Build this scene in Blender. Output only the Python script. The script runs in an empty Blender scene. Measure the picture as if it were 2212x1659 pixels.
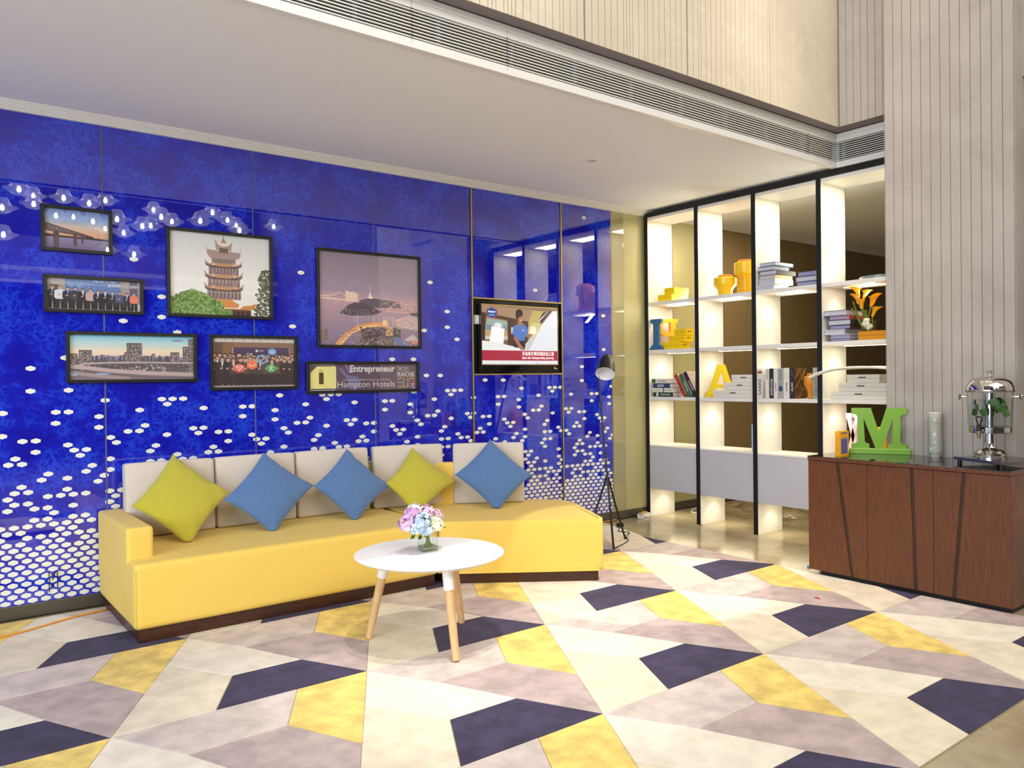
import bpy, bmesh, math, random
import numpy as np
from mathutils import Vector, Matrix
PI = math.pi
S = bpy.context.scene
C = S.collection
random.seed(7)

# ------------------------------------------------------------------ camera, world, lights, exposure
def lin(r, g, b):
    f = lambda c: c/12.92 if c <= 0.04045 else ((c+0.055)/1.055)**2.4
    return (f(r/255), f(g/255), f(b/255), 1.0)

FPX = 1704.38
YAW, PITCH, ROLL = math.radians(37.5968), math.radians(-0.4179), math.radians(-0.6809)
fw = Vector((math.sin(YAW)*math.cos(PITCH), math.cos(YAW)*math.cos(PITCH), math.sin(PITCH)))
rt0 = Vector((math.cos(YAW), -math.sin(YAW), 0)); up0 = rt0.cross(fw)
rt = rt0*math.cos(ROLL) + up0*math.sin(ROLL); up = -rt0*math.sin(ROLL) + up0*math.cos(ROLL)
cam_d = bpy.data.cameras.new('camera'); cam = bpy.data.objects.new('camera', cam_d); C.objects.link(cam)
cam_d.sensor_width = 36.0; cam_d.lens = 36.0*FPX/2212.0; cam_d.clip_start = 0.05
CAM = Vector((0.0, -5.34, 1.35))
cam.matrix_world = Matrix(((rt.x, up.x, -fw.x, CAM.x), (rt.y, up.y, -fw.y, CAM.y), (rt.z, up.z, -fw.z, CAM.z), (0, 0, 0, 1)))
S.camera = cam

W = bpy.data.worlds.new('world'); S.world = W; W.use_nodes = True
W.node_tree.nodes['Background'].inputs[0].default_value = (0.72, 0.84, 1.0, 1)
W.node_tree.nodes['Background'].inputs[1].default_value = 1.0

def area(name, loc, target, sx, sy, power, col):
    d = bpy.data.lights.new(name, 'AREA'); d.shape = 'RECTANGLE'; d.size = sx; d.size_y = sy; d.energy = power; d.color = col
    o = bpy.data.objects.new(name, d); C.objects.link(o); o.location = loc
    o.rotation_euler = (Vector(target)-Vector(loc)).to_track_quat('-Z', 'Y').to_euler(); return o
def spot(name, loc, target, power, ang, blend, col, r=0.05):
    d = bpy.data.lights.new(name, 'SPOT'); d.energy = power; d.spot_size = math.radians(ang); d.spot_blend = blend; d.color = col; d.shadow_soft_size = r
    o = bpy.data.objects.new(name, d); C.objects.link(o); o.location = loc
    o.rotation_euler = (Vector(target)-Vector(loc)).to_track_quat('-Z', 'Y').to_euler(); return o
WARM = (1.0, 0.86, 0.68); NEUT = (1.0, 0.94, 0.87); COOL = (0.78, 0.88, 1.0)
area('lobby_ceiling_light', (1.8, -6.6, 6.3), (2.2, -5.2, 0), 6.0, 4.0, 85, NEUT)  # added soft fill above the lobby, not a fitting
area('lobby_front_light', (2.0, -9.6, 5.6), (2.2, 0, 0.6), 8.0, 1.6, 385, NEUT)  # added frontal fill, high behind the camera, for sofa fronts and wall
area('corridor_light', (6.9, -1.0, 2.9), (6.9, -0.9, 0), 0.6, 0.6, 22, WARM)
area('daylight_left', (-4.3, -4.6, 2.4), (2.5, -1.2, 0.8), 5.0, 3.6, 410, COOL)
spot('lobby_spot_table', (2.35, -2.6, 6.3), (2.2, -2.0, 0), 560, 28, 0.9, NEUT, 0.03)
spot('lobby_spot_table_rear', (1.75, -3.3, 6.3), (2.3, -2.2, 0), 470, 28, 0.9, NEUT, 0.04)
spot('lobby_spot_chaise', (3.3, -4.4, 6.3), (3.74, -1.78, 0.1), 900, 14.5, 0.10, NEUT, 0.03)
spot('lobby_spot_rug', (4.0, -4.2, 6.3), (4.0, -3.0, 0), 90, 46, 1.0, NEUT, 0.2)
spot('lobby_spot_bookcase', (4.2, -3.2, 6.3), (4.95, -2.0, 0), 560, 34, 1.0, WARM, 0.15)  # added spot, bounces off the floor to brighten the ceiling
spot('bulkhead_wash', (4.1, -2.75, 6.2), (4.3, -2.15, 4.0), 260, 80, 0.9, (1.0, 0.88, 0.70), 0.1)
S.view_settings.view_transform = 'Standard'; S.view_settings.look = 'None'
S.view_settings.exposure = 0.0; S.view_settings.gamma = 1.0; S.view_settings.use_curve_mapping = False
S.cycles.max_bounces = 8; S.cycles.transparent_max_bounces = 12; S.cycles.caustics_reflective = False; S.cycles.caustics_refractive = False
S.cycles.sample_clamp_indirect = 4.0

# ------------------------------------------------------------------ materials
def nt(name):
    m = bpy.data.materials.new(name); m.use_nodes = True
    t = m.node_tree; return m, t, t.nodes['Principled BSDF']
def N(t, typ, **kw):
    n = t.nodes.new(typ)
    for k, v in kw.items():
        if k in n.inputs: n.inputs[k].default_value = v
        else: setattr(n, k, v)
    return n
def bump(t, b, height, strength=0.2, dist=0.002):
    bn = N(t, 'ShaderNodeBump', Strength=strength, Distance=dist)
    t.links.new(height, bn.inputs['Height']); t.links.new(bn.outputs[0], b.inputs['Normal'])
def mat(name, rgb, rough=0.5, metal=0.0, ior=1.45, emit=None, estr=1.0, var=0.0, vscale=8.0, bmp=0.0, bscale=300.0, sheen=0.0, coat=0.0, stretch=(1, 1, 1), spec=0.5):
    m, t, b = nt(name)
    c = lin(*rgb)
    b.inputs['Base Color'].default_value = c; b.inputs['Roughness'].default_value = rough; b.inputs['Metallic'].default_value = metal
    b.inputs['IOR'].default_value = ior; b.inputs['Coat Weight'].default_value = coat; b.inputs['Specular IOR Level'].default_value = spec
    if sheen: b.inputs['Sheen Weight'].default_value = sheen
    if emit: b.inputs['Emission Color'].default_value = lin(*emit); b.inputs['Emission Strength'].default_value = estr
    if var or bmp:
        g = N(t, 'ShaderNodeNewGeometry'); mp = N(t, 'ShaderNodeMapping'); mp.inputs['Scale'].default_value = stretch
        t.links.new(g.outputs['Position'], mp.inputs['Vector'])
        if var:
            n = N(t, 'ShaderNodeTexNoise', Scale=vscale, Detail=5.0, Roughness=0.6); t.links.new(mp.outputs[0], n.inputs['Vector'])
            r = N(t, 'ShaderNodeValToRGB'); e = r.color_ramp.elements
            e[0].position = 0.37; e[1].position = 0.63
            e[0].color = tuple(min(1, x*(1-var)) for x in c[:3])+(1,); e[1].color = tuple(min(1, x*(1+var)) for x in c[:3])+(1,)
            t.links.new(n.outputs['Fac'], r.inputs[0]); t.links.new(r.outputs[0], b.inputs['Base Color'])
        if bmp:
            n2 = N(t, 'ShaderNodeTexNoise', Scale=bscale, Detail=3.0); t.links.new(mp.outputs[0], n2.inputs['Vector'])
            bump(t, b, n2.outputs['Fac'], bmp)
    return m
def wood(name, dark, light, stretch, scale=18.0, rough=0.4, coat=0.0):
    m, t, b = nt(name)
    g = N(t, 'ShaderNodeNewGeometry'); mp = N(t, 'ShaderNodeMapping'); mp.inputs['Scale'].default_value = stretch
    t.links.new(g.outputs['Position'], mp.inputs['Vector'])
    n = N(t, 'ShaderNodeTexNoise', Scale=scale, Detail=6.0, Roughness=0.65, Distortion=0.3); t.links.new(mp.outputs[0], n.inputs['Vector'])
    r = N(t, 'ShaderNodeValToRGB'); e = r.color_ramp.elements; e[0].position = 0.32; e[1].position = 0.68
    e[0].color = lin(*dark); e[1].color = lin(*light)
    t.links.new(n.outputs['Fac'], r.inputs[0]); t.links.new(r.outputs[0], b.inputs['Base Color'])
    b.inputs['Roughness'].default_value = rough; b.inputs['Coat Weight'].default_value = coat
    bump(t, b, n.outputs['Fac'], 0.08); return m
def glassy(name, tint=(255, 255, 255), ior=1.5, rough=0.0, gain=1.0, base=0.0):
    # thin glass: light passes straight through, the surface mirrors by Fresnel
    m = bpy.data.materials.new(name); m.use_nodes = True; t = m.node_tree; t.nodes.clear()
    o = N(t, 'ShaderNodeOutputMaterial'); tr = N(t, 'ShaderNodeBsdfTransparent'); gl = N(t, 'ShaderNodeBsdfGlossy', Roughness=rough)
    tr.inputs[0].default_value = lin(*tint); lw = N(t, 'ShaderNodeLayerWeight', Blend=0.5); mx = N(t, 'ShaderNodeMixShader')
    pw = N(t, 'ShaderNodeMath', operation='POWER'); pw.inputs[1].default_value = 5.0; f0 = ((ior-1)/(ior+1))**2
    ma = N(t, 'ShaderNodeMath', operation='MULTIPLY_ADD', use_clamp=True); ma.inputs[1].default_value = (1-f0)*gain; ma.inputs[2].default_value = f0*gain+base
    t.links.new(lw.outputs['Facing'], pw.inputs[0]); t.links.new(pw.outputs[0], ma.inputs[0]); t.links.new(ma.outputs[0], mx.inputs[0]); t.links.new(tr.outputs[0], mx.inputs[1]); t.links.new(gl.outputs[0], mx.inputs[2])
    t.links.new(mx.outputs[0], o.inputs[0]); return m

def blue_glass():
    m, t, b = nt('blue_marbled_glass')
    g = N(t, 'ShaderNodeNewGeometry')
    nz = N(t, 'ShaderNodeTexNoise', Scale=5.0, Detail=4.0, Roughness=0.6); t.links.new(g.outputs['Position'], nz.inputs['Vector'])
    mx = N(t, 'ShaderNodeMix', data_type='VECTOR'); mx.inputs[0].default_value = 0.16
    t.links.new(g.outputs['Position'], mx.inputs[4]); t.links.new(nz.outputs['Color'], mx.inputs[5])
    def veins(sc, w):
        v = N(t, 'ShaderNodeTexVoronoi', feature='DISTANCE_TO_EDGE', Scale=sc); t.links.new(mx.outputs[1], v.inputs['Vector'])
        r = N(t, 'ShaderNodeMapRange'); r.inputs[1].default_value = 0.0; r.inputs[2].default_value = w; r.inputs[3].default_value = 1.0; r.inputs[4].default_value = 0.0
        t.links.new(v.outputs['Distance'], r.inputs[0]); return r.outputs[0]
    a = veins(14.0, 0.09); c = veins(33.0, 0.16)
    n2 = N(t, 'ShaderNodeTexNoise', Scale=3.2, Detail=6.0, Roughness=0.65); t.links.new(g.outputs['Position'], n2.inputs['Vector'])
    mr = N(t, 'ShaderNodeMapRange'); mr.inputs[1].default_value = 0.42; mr.inputs[2].default_value = 0.62; t.links.new(n2.outputs['Fac'], mr.inputs[0])
    ad = N(t, 'ShaderNodeMath', operation='ADD'); t.links.new(a, ad.inputs[0]); t.links.new(c, ad.inputs[1])
    mu = N(t, 'ShaderNodeMath', operation='MULTIPLY'); t.links.new(ad.outputs[0], mu.inputs[0]); t.links.new(mr.outputs[0], mu.inputs[1])
    rp = N(t, 'ShaderNodeValToRGB'); e = rp.color_ramp.elements
    e[0].position = 0.0; e[0].color = lin(14, 15, 168); e[1].position = 1.0; e[1].color = lin(30, 64, 212)
    k = e.new(0.3); k.color = lin(16, 28, 188)
    ad2 = N(t, 'ShaderNodeMath', operation='MULTIPLY_ADD'); ad2.inputs[1].default_value = 0.28; t.links.new(mr.outputs[0], ad2.inputs[0]); t.links.new(mu.outputs[0], ad2.inputs[2])
    t.links.new(ad2.outputs[0], rp.inputs[0]); t.links.new(rp.outputs[0], b.inputs['Base Color'])
    b.inputs['Roughness'].default_value = 0.015; b.inputs['IOR'].default_value = 2.05
    return m
def wallpaper(name, base, line, sx, sz):
    m, t, b = nt(name)
    g = N(t, 'ShaderNodeNewGeometry'); sp = N(t, 'ShaderNodeSeparateXYZ'); t.links.new(g.outputs['Position'], sp.inputs[0])
    outs = []
    for ax, s in ((0, sx), (2, sz)):
        a = N(t, 'ShaderNodeMath', operation='MULTIPLY'); a.inputs[1].default_value = 1.0/s; t.links.new(sp.outputs[ax], a.inputs[0])
        n = N(t, 'ShaderNodeTexNoise', Scale=40.0); t.links.new(g.outputs['Position'], n.inputs['Vector'])
        j = N(t, 'ShaderNodeMath', operation='MULTIPLY_ADD'); j.inputs[1].default_value = 0.25; t.links.new(n.outputs['Fac'], j.inputs[0]); t.links.new(a.outputs[0], j.inputs[2])
        f = N(t, 'ShaderNodeMath', operation='FRACT'); t.links.new(j.outputs[0], f.inputs[0])
        l = N(t, 'ShaderNodeMath', operation='LESS_THAN'); l.inputs[1].default_value = 0.16; t.links.new(f.outputs[0], l.inputs[0]); outs.append(l.outputs[0])
    mxx = N(t, 'ShaderNodeMath', operation='MAXIMUM'); t.links.new(outs[0], mxx.inputs[0]); t.links.new(outs[1], mxx.inputs[1])
    mx = N(t, 'ShaderNodeMix', data_type='RGBA'); mx.inputs[6].default_value = lin(*base); mx.inputs[7].default_value = lin(*line)
    t.links.new(mxx.outputs[0], mx.inputs[0]); t.links.new(mx.outputs[2], b.inputs['Base Color']); b.inputs['Roughness'].default_value = 0.45
    return m
def stone(name, a, c, rough, scale=1.6, vein=None, bmp=0.0):
    m, t, b = nt(name)
    g = N(t, 'ShaderNodeNewGeometry')
    n = N(t, 'ShaderNodeTexNoise', Scale=scale, Detail=8.0, Roughness=0.62, Distortion=0.6); t.links.new(g.outputs['Position'], n.inputs['Vector'])
    r = N(t, 'ShaderNodeValToRGB'); e = r.color_ramp.elements; e[0].position = 0.3; e[1].position = 0.72; e[0].color = lin(*a); e[1].color = lin(*c)
    t.links.new(n.outputs['Fac'], r.inputs[0]); last = r.outputs[0]
    if vein:
        n2 = N(t, 'ShaderNodeTexNoise', Scale=1.3, Detail=5.0, Distortion=1.2); t.links.new(g.outputs['Position'], n2.inputs['Vector'])
        s = N(t, 'ShaderNodeMath', operation='SUBTRACT'); s.inputs[1].default_value = 0.5; t.links.new(n2.outputs['Fac'], s.inputs[0])
        ab = N(t, 'ShaderNodeMath', operation='ABSOLUTE'); t.links.new(s.outputs[0], ab.inputs[0])
        mr = N(t, 'ShaderNodeMapRange'); mr.inputs[1].default_value = 0.0; mr.inputs[2].default_value = 0.012; mr.inputs[3].default_value = 0.2; mr.inputs[4].default_value = 0.0
        t.links.new(ab.outputs[0], mr.inputs[0])
        mx = N(t, 'ShaderNodeMix', data_type='RGBA'); mx.inputs[7].default_value = lin(*vein); t.links.new(mr.outputs[0], mx.inputs[0]); t.links.new(last, mx.inputs[6]); last = mx.outputs[2]
    t.links.new(last, b.inputs['Base Color']); b.inputs['Roughness'].default_value = rough
    if bmp: bump(t, b, n.outputs['Fac'], bmp)
    return m

M = {}
M['blue'] = blue_glass()
M['hex'] = mat('white_print_under_glass', (238, 238, 226), 0.02, ior=1.6)
M['ceil'] = mat('ceiling_paint', (238, 240, 240), 0.85)
M['trim'] = mat('white_trim_paint', (232, 230, 224), 0.35)
M['slat'] = mat('aluminium_slat', (226, 224, 216), 0.35)
M['duct'] = mat('dark_duct', (14, 14, 15), 0.9)
M['support'] = mat('blue_grey_support', (104, 120, 142), 0.5)
M['soffit'] = mat('grey_soffit', (128, 120, 124), 0.8)
M['stone'] = stone('fluted_stone', (196, 184, 164), (212, 200, 180), 0.6, 2.4, vein=(238, 230, 216), bmp=0.05)
M['groove'] = mat('stone_groove', (142, 128, 108), 0.8)
M['stonegrey'] = stone('grey_fluted_stone', (160, 152, 144), (178, 170, 162), 0.6, 2.0, vein=(186, 180, 174), bmp=0.05)
M['floor'] = stone('polished_stone_floor', (150, 134, 104), (196, 182, 150), 0.16, 2.2, vein=(214, 204, 178))
M['wallpaper'] = wallpaper('gold_grid_wallpaper', (192, 184, 134), (176, 168, 118), 0.030, 0.030)
M['wallpaper2'] = wallpaper('brown_shaded_wallpaper', (136, 116, 80), (126, 106, 72), 0.030, 0.022)  # gold wallpaper toned darker: the corridor's falling light put into the colour
M['plaster'] = mat('lobby_plaster', (104, 98, 92), 0.8, var=0.05)
M['base'] = mat('bronze_baseboard', (104, 100, 88), 0.35, metal=0.6)
M['seam'] = mat('seam_grey', (92, 96, 120), 0.4)
M['gold'] = mat('brushed_champagne', (196, 172, 112), 0.35, metal=0.7)
M['blackgloss'] = mat('black_gloss', (8, 8, 9), 0.15)
M['black'] = mat('black_paint', (12, 12, 12), 0.5)
M['framewood'] = mat('black_frame', (26, 24, 20), 0.4, bmp=0.05)
M['white'] = mat('white_laminate', (240, 236, 226), 0.4)
M['greylam'] = mat('pale_grey_laminate', (196, 196, 202), 0.45)
M['led'] = mat('led_strip', (255, 244, 214), 0.5, emit=(255, 240, 205), estr=7.0)
M['sofa'] = mat('yellow_leatherette', (242, 206, 96), 0.62, bmp=0.03, bscale=500, sheen=0.1)
M['plinth'] = wood('dark_walnut_plinth', (44, 22, 14), (84, 46, 30), (2, 2, 40), 6, 0.35)
M['beige'] = mat('oatmeal_fabric', (216, 204, 190), 0.9, bmp=0.25, bscale=420, sheen=0.3, var=0.10, vscale=150, stretch=(1, 1, 4))
M['olive'] = mat('mustard_green_fabric', (190, 180, 58), 0.92, bmp=0.4, bscale=420, sheen=0.3, var=0.16, vscale=260)
M['bluefab'] = mat('denim_blue_fabric', (86, 120, 168), 0.92, bmp=0.4, bscale=420, sheen=0.3, var=0.2, vscale=260)
M['beech'] = wood('beech', (214, 168, 112), (236, 196, 142), (14, 14, 1.2), 6, 0.4)
M['tablewhite'] = mat('white_lacquer', (244, 242, 238), 0.35)
M['walnut'] = wood('red_walnut_veneer', (76, 40, 23), (116, 68, 41), (1, 26, 1.0), 7, 0.34)
M['groovewood'] = wood('groove_walnut', (40, 20, 14), (66, 36, 26), (1, 26, 1.0), 7, 0.4)
M['glasstop'] = mat('black_glass_top', (10, 10, 9), 0.03, ior=2.3)
M['chrome'] = mat('polished_steel', (205, 203, 198), 0.07, metal=1.0)
M['steel'] = mat('brushed_steel', (150, 150, 150), 0.25, metal=1.0)
M['plasticclear'] = glassy('clear_acrylic', (252, 253, 252), 1.45)
M['water'] = glassy('water', (250, 253, 252), 1.2)
M['vaseglass'] = glassy('vase_glass', (251, 253, 251), 1.45)
M['pane'] = glassy('picture_glass', (254, 254, 254), 1.5, rough=0.004, gain=1.8)
M['shadeglass'] = glassy('pendant_glass', (235, 240, 255), 1.5, gain=1.2, base=0.05)
_t = M['shadeglass'].node_tree; _o = next(n for n in _t.nodes if n.type == 'OUTPUT_MATERIAL'); _s = _o.inputs[0].links[0].from_socket
_tl = N(_t, 'ShaderNodeBsdfTranslucent'); _tl.inputs[0].default_value = (1, 1, 1, 1); _mx = N(_t, 'ShaderNodeMixShader'); _mx.inputs[0].default_value = 0.16
_t.links.new(_s, _mx.inputs[1]); _t.links.new(_tl.outputs[0], _mx.inputs[2]); _t.links.new(_mx.outputs[0], _o.inputs[0])
M['bulb'] = mat('bulb_glow', (255, 250, 240), 0.5, emit=(255, 246, 226), estr=90.0)
M['sheet'] = glassy('plastic_sheet', (250, 249, 244), 1.45, rough=0.12, gain=1.6, base=0.0)
M['green'] = mat('green_lacquer', (112, 160, 10), 0.3)
M['yellow'] = mat('yellow_lacquer', (226, 196, 22), 0.35)
M['yellowbox'] = mat('yellow_card', (246, 206, 10), 0.45)
M['orangebox'] = mat('amber_card', (206, 138, 22), 0.5)
M['orange'] = mat('orange_lacquer', (240, 168, 48), 0.35)
M['blueletter'] = mat('blue_lacquer', (54, 104, 152), 0.4)
M['pink'] = mat('pale_pink_wood', (214, 176, 150), 0.5)
M['whitebox'] = mat('cream_card', (232, 228, 212), 0.5)
M['slot'] = mat('dark_slot', (70, 62, 52), 0.5)
M['slotbox'] = mat('box_lid_line', (150, 120, 20), 0.6)
M['slotboxw'] = mat('box_lid_line_cream', (190, 184, 168), 0.6)
M['jar'] = mat('yellow_ceramic', (252, 204, 34), 0.25)
M['jarlid'] = mat('amber_lid', (236, 150, 24), 0.3)
M['jarsalmon'] = mat('orange_ceramic', (236, 150, 50), 0.4)
M['pages'] = mat('book_pages', (226, 222, 212), 0.8, bmp=0.1, bscale=900)
M['ink'] = mat('dark_ink', (44, 40, 40), 0.7)
M['inkwhite'] = mat('white_ink', (240, 238, 232), 0.7)
M['stem'] = mat('green_stem', (108, 128, 40), 0.5)
M['leaf'] = mat('green_leaf', (56, 96, 34), 0.45)
M['calla'] = mat('calla_yellow', (250, 176, 24), 0.4)
M['callawhite'] = mat('petal_cream', (238, 232, 200), 0.5)
M['paper'] = mat('paper_cup', (232, 230, 222), 0.6)
M['cable'] = mat('orange_cable', (236, 158, 20), 0.5)
M['red'] = mat('red_scrap', (206, 52, 22), 0.6)
M['lampwhite'] = mat('lamp_inner_white', (252, 252, 253), 0.5)
M['lampblack'] = mat('lamp_black', (24, 24, 20), 0.32)
M['sticker'] = mat('pale_sticker', (206, 232, 236), 0.6)
M['milk'] = glassy('milky_glass', (214, 228, 240), 1.5, rough=0.1, base=0.25)

# ------------------------------------------------------------------ helpers
def link(o): C.objects.link(o); return o
def fin(name, bm, m, parent=None, origin=True, smooth=False):
    """bmesh in world coordinates -> ONE mesh object whose origin sits at the bottom centre of its bounds."""
    if origin and len(bm.verts):
        xs = [v.co.x for v in bm.verts]; ys = [v.co.y for v in bm.verts]; zs = [v.co.z for v in bm.verts]
        p = Vector(((min(xs)+max(xs))/2, (min(ys)+max(ys))/2, min(zs)))
    else: p = Vector((0, 0, 0))
    for v in bm.verts: v.co -= p
    bmesh.ops.recalc_face_normals(bm, faces=bm.faces)
    me = bpy.data.meshes.new(name); bm.to_mesh(me); bm.free()
    if smooth:
        for f in me.polygons: f.use_smooth = True
        if smooth is not True: me.set_sharp_from_angle(angle=math.radians(smooth))
    for x in (m if isinstance(m, (list, tuple)) else [m]): me.materials.append(x)
    o = link(bpy.data.objects.new(name, me)); o.location = p
    if parent is not None: attach(o, parent)
    return o
WL = {}
def wloc(o):
    p = Vector(o.location)
    return p + (wloc(o.parent) if o.parent else Vector((0, 0, 0)))
def attach(o, parent):
    w = Vector(o.location); o.parent = parent; o.location = w - wloc(parent)
def thing(name, label, cat, loc, group=None):
    o = link(bpy.data.objects.new(name, None)); o.location = loc; o.empty_display_size = 0.05
    o['label'] = label; o['category'] = cat
    if group: o['group'] = group
    return o
def tag(o, label, cat, group=None):
    o['label'] = label; o['category'] = cat
    if group: o['group'] = group
    return o
def struct(name, bm, m, parent=None, **k):
    o = fin(name, bm, m, parent, **k)
    if parent is None: o['kind'] = 'structure'
    return o
def box(bm, x0, x1, y0, y1, z0, z1, bev=0.0, seg=2, mi=0):
    r = bmesh.ops.create_cube(bm, size=1.0)
    for v in r['verts']:
        v.co = Vector((x0+(v.co.x+.5)*(x1-x0), y0+(v.co.y+.5)*(y1-y0), z0+(v.co.z+.5)*(z1-z0)))
    fs = list({f for v in r['verts'] for f in v.link_faces})
    for f in fs: f.material_index = mi
    if bev:
        es = list({e for v in r['verts'] for e in v.link_edges})
        bmesh.ops.bevel(bm, geom=es, offset=bev, segments=seg, profile=0.6, affect='EDGES')
    return bm
def B(*a, **k):
    bm = bmesh.new(); box(bm, *a, **k); return bm
def prism(bm, pts, vec, mi=0):
    """closed outline (3D points) extruded along vec"""
    vec = Vector(vec); a = [bm.verts.new(Vector(p)) for p in pts]; b = [bm.verts.new(Vector(p)+vec) for p in pts]; n = len(pts)
    fs = [bm.faces.new(a), bm.faces.new(b[::-1])]
    for i in range(n): fs.append(bm.faces.new((a[i], b[i], b[(i+1) % n], a[(i+1) % n])))
    for f in fs: f.material_index = mi
    return fs
def P(pts, vec):
    bm = bmesh.new(); prism(bm, pts, vec); return bm
def lathe(bm, prof, c, n=24, axis=None, squash=None, mi=0):
    c = Vector(c); rows = []
    q = (Vector(axis).normalized().to_track_quat('Z', 'Y') if axis is not None else None)
    for r, z in prof:
        row = []
        for i in range(n):
            a = 2*PI*i/n; v = Vector((r*math.cos(a), r*math.sin(a), z))
            if q: v = q @ v
            row.append(bm.verts.new(c+v))
        rows.append(row)
    for j in range(len(rows)-1):
        for i in range(n):
            bm.faces.new((rows[j][i], rows[j][(i+1) % n], rows[j+1][(i+1) % n], rows[j+1][i])).material_index = mi
    for row, r in ((rows[0], prof[0][0]), (rows[-1], prof[-1][0])):
        if r > 1e-5: bm.faces.new(row).material_index = mi
    bmesh.ops.remove_doubles(bm, verts=[v for v in bm.verts], dist=1e-6)
    return bm
def L(prof, c, n=24, axis=None):
    bm = bmesh.new(); lathe(bm, prof, c, n, axis); return bm
def tube(bm, pts, r, n=8, r2=None, cap=True):
    pts = [Vector(p) for p in pts]; rows = []; m = len(pts)
    for i, p in enumerate(pts):
        d = (pts[min(i+1, m-1)]-pts[max(i-1, 0)]).normalized()
        u = d.orthogonal() if i == 0 else (u - d*u.dot(d))
        u.normalize(); w = d.cross(u); rr = r if r2 is None else r+(r2-r)*i/(m-1)
        rows.append([bm.verts.new(p+(u*math.cos(2*PI*k/n)+w*math.sin(2*PI*k/n))*rr) for k in range(n)])
    for j in range(m-1):
        for k in range(n): bm.faces.new((rows[j][k], rows[j][(k+1) % n], rows[j+1][(k+1) % n], rows[j+1][k]))
    if cap: bm.faces.new(rows[0][::-1]); bm.faces.new(rows[-1])
    return bm
def T(pts, r, n=8, r2=None):
    bm = bmesh.new(); tube(bm, pts, r, n, r2); return bm
def curve_pts(ctrl, n=24):
    """Catmull-Rom through control points"""
    c = [Vector(p) for p in ctrl]; c = [c[0]*2-c[1]]+c+[c[-1]*2-c[-2]]; out = []
    k = len(c)-3
    for s in range(k):
        for i in range(n//k):
            t = i/(n//k); a, b, d, e = c[s:s+4]
            out.append(0.5*((2*b)+(d-a)*t+(2*a-5*b+4*d-e)*t*t+(3*b-a-3*d+e)*t**3))
    out.append(c[-2]); return out
def copy_tree(o, parent=None):
    c = o.copy(); C.objects.link(c)
    if parent is not None: c.parent = parent
    for ch in o.children: copy_tree(ch, c)
    return c
FACE_Y = Matrix(((1, 0, 0), (0, 0, -1), (0, 1, 0)))            # text facing -Y
FACE_X = Matrix(((0, 0, -1), (-1, 0, 0), (0, 1, 0)))           # text facing -X
SPINE_X = Matrix(((0, 0, -1), (0, 1, 0), (1, 0, 0)))           # reads upward on a face turned to -X
DOWN_X = Matrix(((0, 0, -1), (0, -1, 0), (-1, 0, 0)))          # reads downward
texts = []
def text(body, c, w, h, frame, m, parent, name='lettering', bold=0.0, shear=0.0):
    d = bpy.data.curves.new(name, 'FONT'); d.body = body; d.size = 1.0; d.offset = bold; d.shear = shear
    d.align_x = 'CENTER'; d.align_y = 'CENTER'; d.resolution_u = 3; d.extrude = 0.0
    o = link(bpy.data.objects.new(name, d)); d.materials.append(m); texts.append((o, Vector(c), w, h, frame, parent)); return o
def finish_texts():
    bpy.context.view_layer.update()
    dg = bpy.context.evaluated_depsgraph_get()
    for o, c, w, h, fr, parent in texts:
        me = bpy.data.meshes.new_from_object(o.evaluated_get(dg)); co = [v.co for v in me.vertices]
        if not co: continue
        x0, x1 = min(v.x for v in co), max(v.x for v in co); y0, y1 = min(v.y for v in co), max(v.y for v in co)
        sx = w/(x1-x0); sy = h/(y1-y0) if h else sx
        mid = Vector(((x0+x1)/2, (y0+y1)/2, 0))
        for v in me.vertices:
            q = v.co-mid; v.co = fr @ Vector((q.x*sx, q.y*sy, 0))
        n = o.name; mo = bpy.data.objects.new('lettering', me); C.objects.link(mo)
        if not me.materials: me.materials.append(o.data.materials[0])
        mo.location = c; bpy.data.objects.remove(o)
        if parent is not None: attach(mo, parent)

# ------------------------------------------------------------------ the room
CEIL = 2.96
# floor of stone, big slabs
fl = struct('floor', B(-5, 11.5, -11.2, 0.3, -0.12, -0.010), M["floor"])
# rear wall line y = 0: a solid wall with panels hung on it
wb = struct('wall_back', B(-5, 11.5, 0.02, 0.3, 0.0, 6.6), M['plaster'])
SEAMS = [-0.85, 0.075, 0.972, 1.897, 2.81, 3.707, 4.684, 5.31]
TVX0, TVX1, TVZ0, TVZ1 = 3.707, 4.684, 1.385, 2.017
panels = []
for i in range(7):
    x0, x1 = SEAMS[i]+0.001, SEAMS[i+1]-0.001
    bm = bmesh.new()
    if i == 5:
        box(bm, x0, x1, 0.0, 0.02, 0.075, TVZ0); box(bm, x0, x1, 0.0, 0.02, TVZ1, 2.92)
    else: box(bm, x0, x1, 0.0, 0.02, 0.075, 2.92)
    panels.append(fin('glass_panel', bm, M['blue'], wb))
for i, x in enumerate(SEAMS[1:]):
    if i < 4: fin('seam_strip', B(x-0.004, x+0.004, -0.0018, 0.018, 0.075, 2.92), M['seam'], wb)
    elif i < 6:
        fin('seam_strip', B(x-0.004, x+0.009, -0.004, 0.018, 0.075, 2.92), M['gold'], wb)
        fin('seam_shadow_gap', B(x-0.012, x-0.004, -0.0012, 0.018, 0.075, 2.92), M['black'], wb)  # black trim strip beside the gold seam
    else: fin('seam_strip', B(x-0.004, x+0.004, -0.003, 0.018, 0.075, 2.92), M['gold'], wb)
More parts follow.
